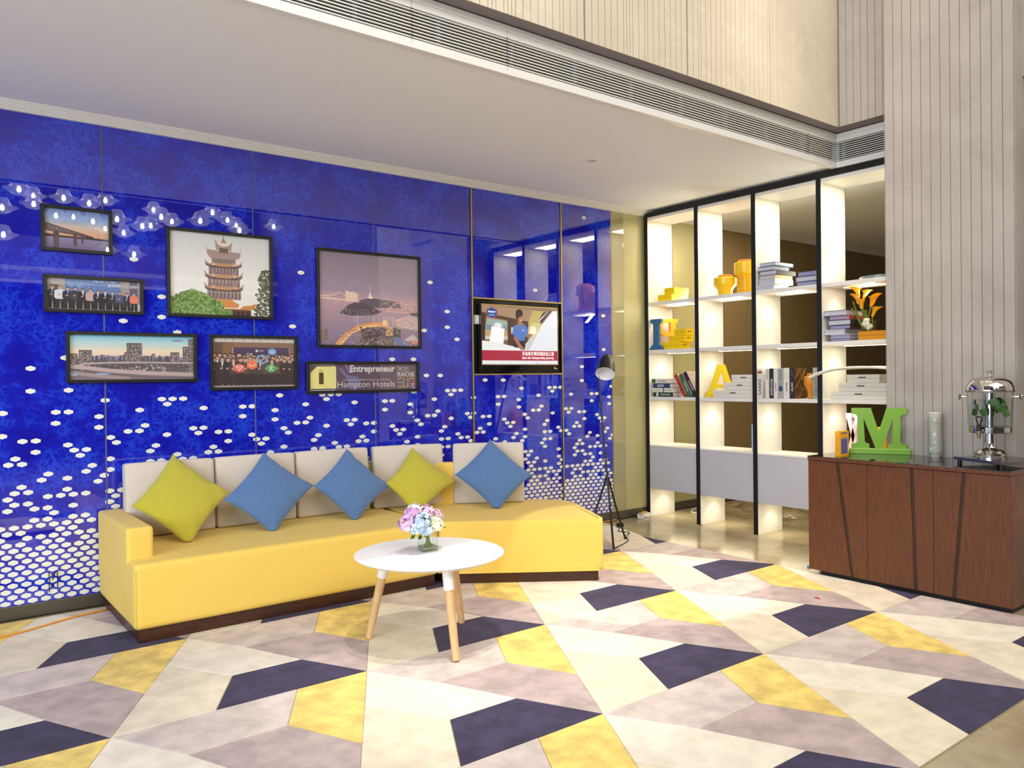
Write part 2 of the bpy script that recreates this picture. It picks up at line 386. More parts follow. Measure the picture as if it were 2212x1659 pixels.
# white hexagons printed on the glass: a lattice repeating every 34 columns
HEXROWS = {0:[0,2,4,24], -1:[1], -2:[8,16,18,30], -3:[23], -4:[16], -5:[23,31], -6:[6,8,28,30], -7:[1,7,11,13,25], -8:[18,26], -9:[13,19,21,33], -10:[10,20,32], -11:[3,9,11,25], -12:[0,4,6,22,32], -13:[7,15,21,25], -14:[0,14,18,24,32], -15:[11,23,31], -16:[10,12,18,32], -17:[3,9,15,17,19,21,25,27], -18:[10,12,26], -19:[3,9,13,15,19,25,29], -20:[4,16,26,28,32], -21:[3,13,15,19,21,27], -22:[0,4,6,8,10,12,14,16,18,20,22,26,28,30,32], -23:[1,3,9,11,17,19,27,33], -24:[2,8,12,14,16,18,20,22,28,30,32], -25:[1,3,9,11,15,17,21,23,27,29,33], -26:[0,2,6,8,10,12,14,16,18,20,22,26,28,30,32]}
PX = [1.2676205, 0.032821017, -1.4315846e-05, 7.0367862e-08, 0.02381748, -0.00031838563]
PZ = [1.243574, 0.064962904, -5.0522503e-05, 6.0132328e-06, -3.1427919e-05, -1.6879269e-05, -3.4850248e-08, 2.8905481e-07, 1.3262264e-07, -1.0411538e-07]
HEXTOP = [(1.145, 2.121), (1.079, 1.734), (1.305, 1.895), (1.303, 1.766), (1.397, 1.671), (2.236, 2.116), (2.169, 1.733), (3.306, 2.116), (3.463, 1.892), (3.462, 1.766), (3.245, 1.734), (3.554, 1.671), (4.38, 2.117), (2.958, 1.506), (3.145, 1.507), (3.261, 1.38), (3.39, 1.379), (3.83, 1.338), (4.018, 1.335), (5.201, 1.926), (5.202, 1.609), (4.923, 1.449), (4.921, 1.321), (0.582, 1.44), (0.76, 1.503), (2.069, 1.25), (0.58, 1.308), (0.775, 1.31), (5.337, 1.255)]
def hex_pos(c, r2):
    r = r2*0.5; z = PZ[0]+PZ[1]*r+PZ[2]*c+PZ[3]*c*c+PZ[4]*c*r+PZ[5]*r*r+PZ[6]*c**3+PZ[7]*c*c*r+PZ[8]*c*r*r+PZ[9]*r**3
    return PX[0]+PX[1]*c+PX[2]*c*c+PX[3]*c**3+PX[4]*z+PX[5]*z*c, z
hexes = list(HEXTOP)
for c in range(-42, 131):
    for r2 in range(-36, 1):
        if (c+r2) % 2: continue
        if r2 <= -27 or (c % 34) in HEXROWS.get(r2, []):
            x, z = hex_pos(c, r2)
            if z > 0.06 and all((x-a)**2+(z-b)**2 > .0009 for a, b in HEXTOP) and x < 5.325 and not (TVX0 < x < TVX1 and TVZ0-.01 < z < TVZ1+.01): hexes.append((x, z))
for i in range(7):
    bm = bmesh.new()
    for x, z in hexes:
        if not (SEAMS[i] <= x < SEAMS[i+1] or (i == 6 and x >= SEAMS[6])): continue
        xm = 5.306
        pts = [(-.0247, -.0073), (0, -.016), (.0247, -.0073), (.0247, .0073), (0, .016), (-.0247, .0073)]
        pts = [(min(x+a, xm), max(z+b, 0.077)) for a, b in pts]
        if max(p[0] for p in pts)-min(p[0] for p in pts) < 0.01 or max(p[1] for p in pts)-min(p[1] for p in pts) < 0.004: continue
        f = [bm.verts.new((a, -0.0005, b)) for a, b in pts]; bm.faces.new(f)
    if len(bm.verts):
        o = fin('hexagon_print', bm, M['hex'], panels[i]); o['kind'] = 'stuff'
    else: bm.free()
# wallpapered panels right of the glass and on behind the bookcase
fin('wallpaper_panel', B(5.318, 5.80, -0.004, 0.02, 0.075, 2.92), M['wallpaper'], wb)
for k in range(7):
    fin('wallpaper_panel', B(5.802+k*.8, 6.598+k*.8, -0.004, 0.02, 0.075, 2.92), M['wallpaper'] if k < 1 else M['wallpaper2'], wb)
fin('clear_glass_edge', B(5.318, 5.47, -0.012, -0.006, 0.085, 2.90), M['pane'], wb)
struct('baseboard_back', B(-5, 11.5, -0.012, 0.02, 0.0, 0.075, bev=0.003), M['base'])
# stepped cornice
bm = bmesh.new()
for k in range(6): box(bm, -5, 11.5, -0.025-0.013*k, 0.02, 2.918+0.007*k, 2.926+0.007*k, bev=0.0012, seg=1)
struct('trim_1', bm, M['trim'])
# ceiling slab of the lounge with the bulkhead above it
GY, GX = -2.03, 5.745
ce = bmesh.new(); box(ce, -5, 11.5, GY+0.045, 0.3, CEIL, 3.20); box(ce, GX+0.045, 11.5, -4.2, GY+0.045, CEIL, 3.20)
struct('ceiling', ce, M['ceil'])
box_ = bmesh.new(); box(box_, -5, 11.5, -2.149, 0.3, 3.212, 6.6); box(box_, 5.567, 11.5, -4.2, -2.149, 3.212, 6.6)
struct('wall_bulkhead', box_, M['soffit'])
# fluted stone cladding, one piece per stone slab
def flutes(bm, a0, a1, z0, z1, place, step, depth, rng):
    """vertical ribs between a0 and a1, each with its own edges and a recessed joint"""
    a = a0
    while a < a1-1e-4:
        w = min(step*(rng.choice((1.0, 1.0, 0.5)) if depth > .0055 else 1.0), a1-a)
        g = 0.0014; pts = [place(a+g, 0), place(a+g+.0012, depth), place(a+w-g-.0012, depth), place(a+w-g, 0)]
        lo = [Vector((p[0], p[1], z0)) for p in pts]
        prism(bm, lo, (0, 0, z1-z0)); a += w
rng = random.Random(5)
x = 5.566
k = 0
while x > -4.9:
    x0 = max(x-0.86, -4.95)
    bm = bmesh.new(); flutes(bm, x0+0.003, x-0.003, 3.20, 6.55, lambda a, d: (a, -2.150-d), 0.05, 0.006, rng)
    o = fin('stone_slab', bm, M['stone'], bpy.data.objects['wall_bulkhead']); x = x0
bm = bmesh.new(); flutes(bm, -4.2, -2.162, 3.20, 6.55, lambda a, d: (5.566-d*.5, a), 0.055, 0.006, rng)
fin('stone_slab', bm, M['stonegrey'], bpy.data.objects['wall_bulkhead'])
# column of fluted stone behind the sideboard
col = struct('wall_column', B(5.432, 6.1, -3.372, -2.578, 0.0, 6.55), M['groove'])
for z0, z1 in ((-.01, 6.5),):
    bm = bmesh.new(); flutes(bm, -3.38, -2.57, z0, z1, lambda a, d: (5.432-d, a), 0.062, 0.005, random.Random(11))
    fin('stone_slab', bm, M['stonegrey'], col)
    bm = bmesh.new(); flutes(bm, 5.445, 6.05, z0, z1, lambda a, d: (a, -3.372-d), 0.02, 0.010, rng)
    fin('stone_slab', bm, M['stonegrey'], col)
# pier the column returns into, at the far right
pier = struct('wall_right', B(5.62, 8.5, -11.0, -3.62, 0.0, 6.55), M['plaster'])
bm = bmesh.new(); flutes(bm, -5.2, -3.63, 0.0, 6.5, lambda a, d: (5.62-d, a), 0.03, 0.012, rng); fin('stone_slab', bm, M['stone'], pier)
# lobby shell behind the camera
struct('wall_rear', B(-5, 8.5, -11.2, -11.0, 0.0, 6.6), M['plaster'])
struct('ceiling_lobby', B(-5, 8.5, -11.0, -2.16, 6.55, 6.7), M['ceil'])
struct('wall_corridor', B(11.3, 11.5, -4.2, 0.02, 0.0, 3.0), M['wallpaper2'])
struct('wall_corridor_south', B(5.9, 11.4, -4.3, -4.2, 0.0, 3.0), M['wallpaper2'])
# left side: daylight windows between piers
wl = bmesh.new(); box(wl, -5.2, -5.0, -11, 0.02, 0.0, 0.25); box(wl, -5.2, -5.0, -11, 0.02, 4.6, 6.6)
for y in (-11, -8.4, -5.6, -2.8, -0.3): box(wl, -5.2, -5.0, y, y+0.3, 0.25, 4.6)
struct('wall_left', wl, M['plaster'])
for k, (y0, y1) in enumerate(((-10.7, -8.4), (-8.1, -5.6), (-5.3, -2.8), (-2.5, -0.3))):
    wf = bmesh.new()
    for a, b_ in ((y0, y0+.05), (y1-.05, y1), ((y0+y1)/2-.025, (y0+y1)/2+.025)): box(wf, -5.13, -5.07, a, b_, 0.25, 4.6)
    for z in (0.25, 2.4, 4.55): box(wf, -5.13, -5.07, y0, y1, z, z+.05)
    f = struct('window_%d' % (k+1), wf, M['trim']); fin('pane', B(-5.105, -5.095, y0, y1, 0.25, 4.6), M['pane'], f)
# far lobby band with its own ventilation slats (seen mirrored in the blue glass)
bb = bmesh.new(); box(bb, -5, 8.5, -11, -9.2, 3.0, 3.7); struct('wall_far_bulkhead', bb, M['soffit'])

# ------------------------------------------------------------------ ventilation grilles along the ceiling edge
def grille(name, label, p0, p1, out, supports, joints=()):
    """linear slot grille from p0 to p1 (plan points) facing 'out' (plan direction)"""
    p0, p1, out = Vector(p0).to_3d(), Vector(p1).to_3d(), Vector(out).to_3d()
    d = (p1-p0).normalized(); ln = (p1-p0).length
    t = thing(name, label, 'vent', (p0+p1)/2+Vector((0, 0, 2.945)), 'ceiling edge grilles')
    def bar(nm, a0, a1, o0, o1, z0, z1, m, bev=0.0):
        bm = bmesh.new()
        q = [p0+d*a0+out*o0, p0+d*a1+out*o0, p0+d*a1+out*o1, p0+d*a0+out*o1]
        prism(bm, [Vector((v.x, v.y, z0)) for v in q], (0, 0, z1-z0))
        if bev: bmesh.ops.bevel(bm, geom=bm.edges[:], offset=bev, segments=1, affect='EDGES')
        return fin(nm, bm, m, t)
    bar('back_plate', 0, ln, -0.040, -0.034, 2.95, 3.20, M['duct'])
    fr = bar('frame_bottom', 0, ln, -0.034, 0.006, 2.968, 2.994, M['trim'], .002)
    bar('lip', 0, ln, -0.034, 0.014, 2.946, 2.968, M['trim'], .002)
    bar('frame_top', 0, ln, -0.034, 0.006, 3.142, 3.176, M['trim'], .002)
    bar('top_lip', 0, ln, -0.034, 0.016, 3.176, 3.206, M['trim'], .002)
    n = 9
    for k in range(n):
        z = 2.999+k*0.0162
        bar('slat', 0, ln, -0.005, 0.005, z+.001, z+.0070, M['slat'], .0006)
    for a in supports: bar('support_bar', a-0.006, a+0.006, -0.030, -0.006, 2.994, 3.142, M['support'])
    for a in joints: bar('joint_line', a-0.0006, a+0.0006, -0.02, 0.0064, 2.968, 3.176, M['slot'])
    return t
sup = [i*0.455+0.2 for i in range(23)]
grille('air_grille', 'long white slatted air grille along the ceiling edge above the lounge', (-4.9, GY), (GX, GY), (0, -1), sup, (6.86, 7.44, 10.25))
grille('air_grille', 'short white slatted air grille turning the corner above the bookcase', (GX, GY-0.006), (GX, -4.1), (-1, 0), [0.05, 0.42, 0.9, 1.4, 1.9])
grille('air_grille', 'far white slatted air grille across the lobby, mirrored in the blue glass', (-4.9, -9.18), (8.4, -9.18), (0, 1), [1.5*i+.5 for i in range(9)])
# recessed downlight
t = thing('downlight', 'small round recessed downlight in the plain lounge ceiling', 'light', (4.07, -1.06, CEIL-.004))
fin('trim_ring', L([(.030, .004), (.046, .004), (.048, 0.0), (.044, -.003), (.034, -.002), (.030, .004)], (4.07, -1.06, CEIL-.002), 28), M['trim'], t, smooth=30)
fin('lens', L([(.0005, .001), (.030, .001), (.030, .003), (.0005, .003)], (4.07, -1.06, CEIL-.004), 24), M['greylam'], t)

# ------------------------------------------------------------------ sofa
SZ = 0.415
t = thing('sofa', 'long yellow sofa section with left arm and dark walnut plinth', 'sofa', (1.84, -0.5, 0))
bm = bmesh.new(); box(bm, 0.918, 2.757, -0.957, -0.02, 0.07, SZ, bev=0.035, seg=4); fin('seat', bm, M['sofa'], t, smooth=40)
bm = bmesh.new(); box(bm, 0.916, 1.052, -0.80, -0.02, 0.20, 0.580, bev=0.024, seg=4); fin('arm', bm, M['sofa'], t, smooth=40)
bm = bmesh.new(); box(bm, 1.054, 2.757, -0.098, -0.018, 0.40, 0.727, bev=0.025, seg=4); fin('backrest', bm, M['sofa'], t, smooth=40)
fin('plinth', B(0.944, 2.735, -0.932, -0.05, 0.0, 0.072), M['plinth'], t)
fin('seam', T([(0.919, -0.958, z) for z in (0.09, 0.39)], 0.0022, 5), M['sofa'], t)
t = thing('chaise', 'yellow angled sofa section without arm, lit by a round pool of light', 'sofa', (3.3, -0.85, 0))
def rounded(poly, r, n=6):
    out = []
    for i, p in enumerate(poly):
        p = Vector(p); a = (Vector(poly[i-1])-p).normalized(); b = (Vector(poly[(i+1) % len(poly)])-p).normalized()
        rr = r[i]; q0, q1 = p+a*rr, p+b*rr
        for k in range(n+1):
            s = k/n; out.append(((1-s)**2)*q0+2*s*(1-s)*p+s*s*q1)
    return out
CH = [(2.768, -0.955), (3.655, -1.575), (4.045, -0.755), (2.80, -0.03)]
bm = bmesh.new(); fs = prism(bm, [(p.x, p.y, 0.07) for p in rounded(CH, (.03, .035, .16, .03))], (0, 0, SZ-0.07))
es = [e for e in bm.edges if abs(e.verts[0].co.z-e.verts[1].co.z) < 1e-5]
bmesh.ops.bevel(bm, geom=es, offset=0.032, segments=4, profile=0.6, affect='EDGES'); fin('seat', bm, M['sofa'], t, smooth=40)
def inset(poly, d):
    c = sum((Vector(p) for p in poly), Vector((0, 0)))/len(poly)
    return [Vector(p)+(c-Vector(p)).normalized()*d for p in poly]
fin('plinth', P([(p.x, p.y, 0) for p in rounded(inset(CH, 0.04), (.02, .02, .14, .02))], (0, 0, 0.072)), M['plinth'], t)
dv = Vector((1.245, -0.725, 0)).normalized(); nv = Vector((dv.y, -dv.x, 0))   # nv points into the room
if nv.y > 0: nv = -nv
b0 = Vector((2.815, -0.045, 0)); b1 = b0+dv*1.075
bm = bmesh.new(); prism(bm, [Vector((p.x, p.y, 0.40)) for p in (b0, b1, b1+nv*0.08, b0+nv*0.08)], (0, 0, 0.325))
bmesh.ops.bevel(bm, geom=bm.edges[:], offset=0.025, segments=4, profile=0.6, affect='EDGES'); fin('backrest', bm, M['sofa'], t, smooth=40)

def softbox(sx, sy, sz, r, puff):
    """upholstered block: rounded edges, faces that swell by 'puff'; sits on z = 0, front towards -Y"""
    def cs(h): return [-h, -h+r*.3, -h+r, -h*.5, -h*.2, h*.2, h*.5, h-r, h-r*.3, h]
    hx, hy, hz = sx/2, sy/2, sz/2
    bm = bmesh.new(); vs = {}
    def pt(x, y, z):
        k = (round(x, 5), round(y, 5), round(z, 5))
        if k not in vs:
            inn = Vector((max(-hx+r, min(hx-r, x)), max(-hy+r, min(hy-r, y)), max(-hz+r, min(hz-r, z))))
            d = Vector((x, y, z))-inn; p = inn+(d.normalized()*r if d.length > 1e-7 else d)
            u, w = x/hx, z/hz; p.y += math.copysign(puff*(1-u*u)**.6*(1-w*w)**.6, y) if abs(y) > hy-1e-6 else 0
            p.z += puff*.25*(1-u*u) if z > hz-1e-6 else 0
            vs[k] = bm.verts.new(p+Vector((0, 0, hz)))
        return vs[k]
    X, Y, Z = cs(hx), [-hy, -hy+r*.5, hy-r*.5, hy], cs(hz)
    def quad(a, b, c, d):
        try: bm.faces.new((a, b, c, d))
        except ValueError: pass
    for i in range(len(X)-1):
        for j in range(len(Z)-1):
            for y in (-hy, hy): quad(pt(X[i], y, Z[j]), pt(X[i+1], y, Z[j]), pt(X[i+1], y, Z[j+1]), pt(X[i], y, Z[j+1]))
        for j in range(len(Y)-1):
            for z in (-hz, hz): quad(pt(X[i], Y[j], z), pt(X[i+1], Y[j], z), pt(X[i+1], Y[j+1], z), pt(X[i], Y[j+1], z))
    for i in range(len(Y)-1):
        for j in range(len(Z)-1):
            for x in (-hx, hx): quad(pt(x, Y[i], Z[j]), pt(x, Y[i+1], Z[j]), pt(x, Y[i+1], Z[j+1]), pt(x, Y[i], Z[j+1]))
    return bm
CUSH = [((1.033, -.222), (1.562, -.222), 'oatmeal back cushion beside the sofa arm, behind the first mustard pillow'),
        ((1.566, -.222), (2.098, -.222), 'oatmeal back cushion second from the sofa arm, behind a blue pillow'),
        ((2.104, -.222), (2.648, -.225), 'oatmeal back cushion in the middle of the row, third from the sofa arm'),
        ((2.672, -.224), (3.198, -.350), 'oatmeal back cushion standing askew over the joint of the two sofa sections'),
        ((3.228, -.413), (3.690, -.694), 'oatmeal back cushion alone on the angled yellow section')]
for p, q, lb in CUSH:
    p, q = Vector(p), Vector(q); d = q-p; th = 0.096; hh = 0.452
    bm = softbox(d.length-.004, th, hh, 0.022, 0.010); an = math.atan2(d.y, d.x)
    mtx = Matrix.Translation(((p.x+q.x)/2, (p.y+q.y)/2, SZ+.001)) @ Matrix.Rotation(an, 4, 'Z') @ Matrix.Rotation(math.radians(-3.5), 4, 'X') @ Matrix.Translation((0, th/2, 0))
    bm.transform(mtx); tag(fin('back_cushion', bm, M['beige'], smooth=60), lb, 'cushion', 'oatmeal back cushions along the sofa')
PIL = [('olive', [1.303, -0.201, 0.898], [1.028, -0.375, 0.629], [1.595, -0.36, 0.653], [1.301, -0.514, 0.415], 'mustard green throw pillow standing on its corner next to the sofa arm'),
       ('bluefab', [1.859, -0.231, 0.873], [1.549, -0.387, 0.612], [2.147, -0.368, 0.645], [1.812, -0.506, 0.415], 'denim blue throw pillow between the mustard pillow at the arm and another blue one'),
       ('bluefab', [2.449, -0.234, 0.861], [2.147, -0.361, 0.64], [2.705, -0.389, 0.591], [2.38, -0.491, 0.415], 'denim blue throw pillow in the middle of the sofa, its tip touching a mustard pillow'),
       ('olive', [2.925, -0.32, 0.846], [2.663, -0.406, 0.616], [3.186, -0.491, 0.594], [2.823, -0.536, 0.415], 'mustard green throw pillow above the vase, on the joint of the sofa sections'),
       ('bluefab', [3.452, -0.579, 0.892], [3.166, -0.528, 0.647], [3.651, -0.827, 0.633], [3.37, -0.766, 0.415], 'denim blue throw pillow alone on the angled yellow section')]
def pillow(Tp, Lp, Rp, Bp, thick, seed):
    Tp, Lp, Rp, Bp = map(Vector, (Tp, Lp, Rp, Bp)); Bp = Bp+(Bp-Tp)*.075; n = (Rp-Lp).cross(Tp-Bp).normalized()
    if n.y > 0: n = -n
    rg = random.Random(seed); ph = [rg.uniform(0, 6) for _ in range(4)]
    bm = bmesh.new(); K = 22; G = {}
    for side in (1, -1):
        for i in range(K+1):
            for j in range(K+1):
                edge = i in (0, K) or j in (0, K)
                if side == -1 and edge: G[(-1, i, j)] = G[(1, i, j)]; continue
                s, u = math.sin((i/K-.5)*PI), math.sin((j/K-.5)*PI)
                a = s*(1-.085*(1-u*u)); b = u*(1-.085*(1-s*s))
                p = (Bp*(1-a)*(1-b)+Rp*(1+a)*(1-b)+Tp*(1+a)*(1+b)+Lp*(1-a)*(1+b))/4
                h = thick*((1-s*s)*(1-u*u))**.42
                w = .0055*(math.sin(9*s+ph[0])*math.cos(7*u+ph[1])+.7*math.sin(15*(s+u)+ph[2]))*(1-(1-s*s)*(1-u*u))*(0 if edge else 1)
                p = p+n*(side*(h+w)+.018)
                p.z = max(p.z, SZ+.003+.004*rg.random())
                G[(side, i, j)] = bm.verts.new(p)
        for i in range(K):
            for j in range(K):
                f = [G[(side, i, j)], G[(side, i+1, j)], G[(side, i+1, j+1)], G[(side, i, j+1)]]
                try: bm.faces.new(f)
                except ValueError: pass
    return bm
for k, (m, a, b, c, d, lb) in enumerate(PIL):
    tag(fin('throw_pillow', pillow(a, b, c, d, 0.062, k), M[m], smooth=True), lb, 'pillow', 'throw pillows on the sofa')

# ------------------------------------------------------------------ coffee table, vase, flowers
TC = Vector((2.148, -1.832, 0)); TR = 0.386
t = thing('coffee_table', 'round white coffee table on three splayed beech legs', 'table', TC)
fin('tabletop', L([(0.0005, .424), (.30, .424), (.352, .430), (.376, .440), (TR, .447), (TR, .4515), (.381, .4535), (.374, .452), (.35, .450), (0.0005, .450)], TC, 72), M['tablewhite'], t, smooth=35)
for fx, fy in ((1.900, -1.622), (2.069, -2.190), (2.424, -1.709)):
    f = Vector((fx, fy, .0048)); h = TC+(f-TC)*.70; h.z = .428
    k = f+(h-f)*.76
    fin('leg', T([f, f+(k-f)*.5, k], 0.0185, 16, 0.0235), M['beech'], t, smooth=40)
    fin('leg_socket', T([k-(h-f)*.01, h-(h-f)*.03, h+Vector((0, 0, .0))], 0.0265, 16), M['tablewhite'], t, smooth=40)
    o = (h-TC); o.z = 0; o.normalize(); s = Vector((-o.y, o.x, 0))
    fin('bracket', P([h+Vector((0, 0, -.006))+o*.03+s*.03, h+Vector((0, 0, -.006))+o*.03-s*.03, h+Vector((0, 0, -.006))-o*.12-s*.02, h+Vector((0, 0, -.006))-o*.12+s*.02], (0, 0, .003)), M['tablewhite'], t)
VC = Vector((2.173, -1.775, .4505)); va = math.radians(-9)
t = thing('flower_vase', 'square clear glass vase holding a round bunch of pastel hydrangeas on the table', 'vase', VC)
def rotbox(name, x0, x1, y0, y1, z0, z1, m, bev=0.0):
    bm = bmesh.new(); box(bm, x0, x1, y0, y1, z0, z1, bev=bev); bm.transform(Matrix.Translation(VC) @ Matrix.Rotation(va, 4, 'Z')); return fin(name, bm, m, t)
hw = .043
bm = bmesh.new()
for a in ((-hw, hw, -hw, -hw+.0035), (-hw, hw, hw-.0035, hw), (-hw, -hw+.0035, -hw+.0035, hw-.0035), (hw-.0035, hw, -hw+.0035, hw-.0035)): box(bm, *a, 0.0, .096)
box(bm, -hw+.0035, hw-.0035, -hw+.0035, hw-.0035, 0, .010)
bm.transform(Matrix.Translation(VC) @ Matrix.Rotation(va, 4, 'Z')); fin('glass_body', bm, M['vaseglass'], t)
M['pond'] = mat('murky_vase_water', (128, 130, 92), 0.08, ior=1.33, var=0.3, vscale=60)
rotbox('water', -hw+.004, hw-.004, -hw+.004, hw-.004, .0105, .024, M['pond'])
rg = random.Random(21)
for k in range(7):
    a = k*.9; r0 = .016+.008*rg.random()
    fin('stem', T(curve_pts([VC+Vector((r0*math.cos(a), r0*math.sin(a), .018)), VC+Vector((.006*math.cos(a), .006*math.sin(a), .062)), VC+Vector((-.02+.035*math.cos(a), .035*math.sin(a), .115))], 8), .0042, 6), M['stem'], t, smooth=True)
def hydrangea(c, r, cols, n, seed):
    rg = random.Random(seed); bm = bmesh.new()
    for k in range(n):
        z = rg.uniform(-.45, 1); a = rg.uniform(0, 2*PI); q = math.sqrt(1-z*z); d = Vector((q*math.cos(a), q*math.sin(a), z))
        o = Vector(c)+d*r*rg.uniform(.80, 1.0); u = d.orthogonal().normalized(); w = d.cross(u); ph = rg.uniform(0, 2); mi = rg.randrange(len(cols)); pr = rg.uniform(.011, .017)
        for i in range(4):
            e = u*math.cos(ph+i*PI/2)+w*math.sin(ph+i*PI/2); s = d.cross(e)
            v0 = bm.verts.new(o); v1 = bm.verts.new(o+e*pr*.6+s*pr*.55+d*.003); v2 = bm.verts.new(o+e*pr*1.15+d*rg.uniform(-.002, .006)); v3 = bm.verts.new(o+e*pr*.6-s*pr*.55+d*.003)
            bm.faces.new((v0, v1, v2, v3)).material_index = mi
    return bm
def pm(n, c): 
    M[n] = mat('petal_'+n, c, 0.6); return M[n]
PINK = [pm('pink', (240, 214, 226)), pm('rose', (226, 180, 206))]; LIL = [pm('lilac', (224, 190, 224)), pm('mauve', (206, 160, 212))]
BLU = [pm('paleblue', (178, 200, 222)), pm('skyblue', (206, 220, 232))]; CRE = [pm('cream', (246, 242, 214)), pm('ivory', (236, 230, 190))]; WHI = [pm('snow', (248, 246, 250))]
FL = [((2.047, -1.775, .600), .046, PINK+LIL), ((2.085, -1.765, .640), .042, LIL), ((2.12, -1.735, .655), .040, WHI), ((2.172, -1.755, .640), .046, PINK), ((2.222, -1.765, .615), .045, PINK),
      ((2.115, -1.822, .615), .046, BLU), ((2.085, -1.825, .575), .040, BLU), ((2.190, -1.825, .590), .045, CRE), ((2.135, -1.835, .567), .030, BLU+WHI), ((2.15, -1.72, .595), .05, PINK)]
for k, (c, r, cols) in enumerate(FL):
    fin('flower_head', hydrangea(Vector(c), r, cols, 62, 50+k), cols, t, origin=True)
    fin('flower_stem', T([VC+Vector((-.01, 0, .09)), Vector(c)], .003, 5), M['stem'], t)
for (x, y, z, dx, dz) in ((2.065, -1.83, .555, -.035, -.02), (2.10, -1.84, .55, -.03, -.02), (2.235, -1.80, .575, .03, -.012), (2.165, -1.84, .56, .02, -.018)):
    bm = bmesh.new(); a = Vector((x, y, z)); b = a+Vector((dx, -.01, dz)); s = Vector((.0, .014, .006)); m_ = (a+b)/2
    f = [bm.verts.new(v) for v in (a, m_+s, b, m_-s)]; bm.faces.new(f); fin('leaf', bm, M['leaf'], t)

# ------------------------------------------------------------------ floor lamp
FA, FB, FC = Vector((4.386, -.925, .001)), Vector((4.738, -.709, .001)), Vector((4.72, -.28, .001))
top = Vector((4.535, -.62, 1.345)); J = FA+(top-FA)*.405
t = thing('floor_lamp', 'black three-legged floor lamp with tilted bullet shade beside the sofa', 'lamp', FA)
fin('pole', T([FA, top], .0085, 10), M['lampblack'], t, smooth=40)
for f in (FB, FC):
    d = (f-FA); d.z = 0; d.normalize()
    fin('leg', T(curve_pts([J, J+d*.028+Vector((0, 0, .002)), J+d*.052+Vector((0, 0, -.03)), J+(f-J)*.25+d*.01, J+(f-J)*.6, f], 20), .0085, 10), M['lampblack'], t, smooth=40)
for f in (FA, FB, FC): fin('foot', L([(.0005, 0), (.011, 0), (.011, .008), (.0005, .008)], f-Vector((0, 0, .001)), 12), M['black'], t)
ax = Vector((-.53, -.40, -.745)).normalized(); apex = Vector((4.645, -.617, 1.537)); Ls = .215; R_ = .079
prof = [(R_*math.sin(min(1, k/12)*PI/2)**.62 if k else .0005, Ls*(k/12)**1.25) for k in range(13)]
bm = bmesh.new(); lathe(bm, prof+[(R_-.003, Ls)]+[(max(.0005, r-.003), z+.003 if i == 0 else z) for i, (r, z) in list(enumerate(prof))[::-1][1:]], apex, 36, ax)
o = fin('shade', bm, [M['lampblack'], M['lampwhite']], t, smooth=50)
for p in o.data.polygons:
    c = Vector(p.center)+wloc(o); r = c-apex; q = r-ax*r.dot(ax)
    if Vector(p.normal).dot(q) < 0 or r.dot(ax) > Ls-.0005: p.material_index = 1
bm = bmesh.new(); lathe(bm, [(.0005, .0), (.028, .012), (.03, .03), (.018, .055), (.0005, .058)], apex+ax*.06, 16, ax); fin('bulb', bm, M['lampwhite'], t, smooth=True)
fin('joint', L([(.0005, -.012), (.013, -.010), (.013, .010), (.0005, .012)], top, 14, Vector((.6, -.8, 0))), M['black'], t)
t = tag(fin('lamp_cord', T(curve_pts([(5.05, -.33, .012), (4.99, -.40, .02), (4.92, -.45, .006), (4.95, -.55, .006), (4.88, -.60, .006), (4.80, -.66, .006), (4.70, -.78, .006), (4.55, -.86, .006), (4.42, -.91, .006)], 40), .0035, 6), M['black'], smooth=True), 'thin black lamp cord lying coiled on the floor behind the lamp foot', 'cord')
t = thing('plug', 'black power plug at the end of the lamp cord', 'plug', (5.085, -.31, 0))
bm = bmesh.new(); box(bm, 5.055, 5.105, -.335, -.285, 0.0, .038, bev=.010); fin('plug_body', bm, M['black'], t, smooth=40)
for dx in (.004, .026): fin('prong', T([(5.105, -.322+dx, .02), (5.128, -.322+dx, .024)], .003, 6), M['steel'], t)

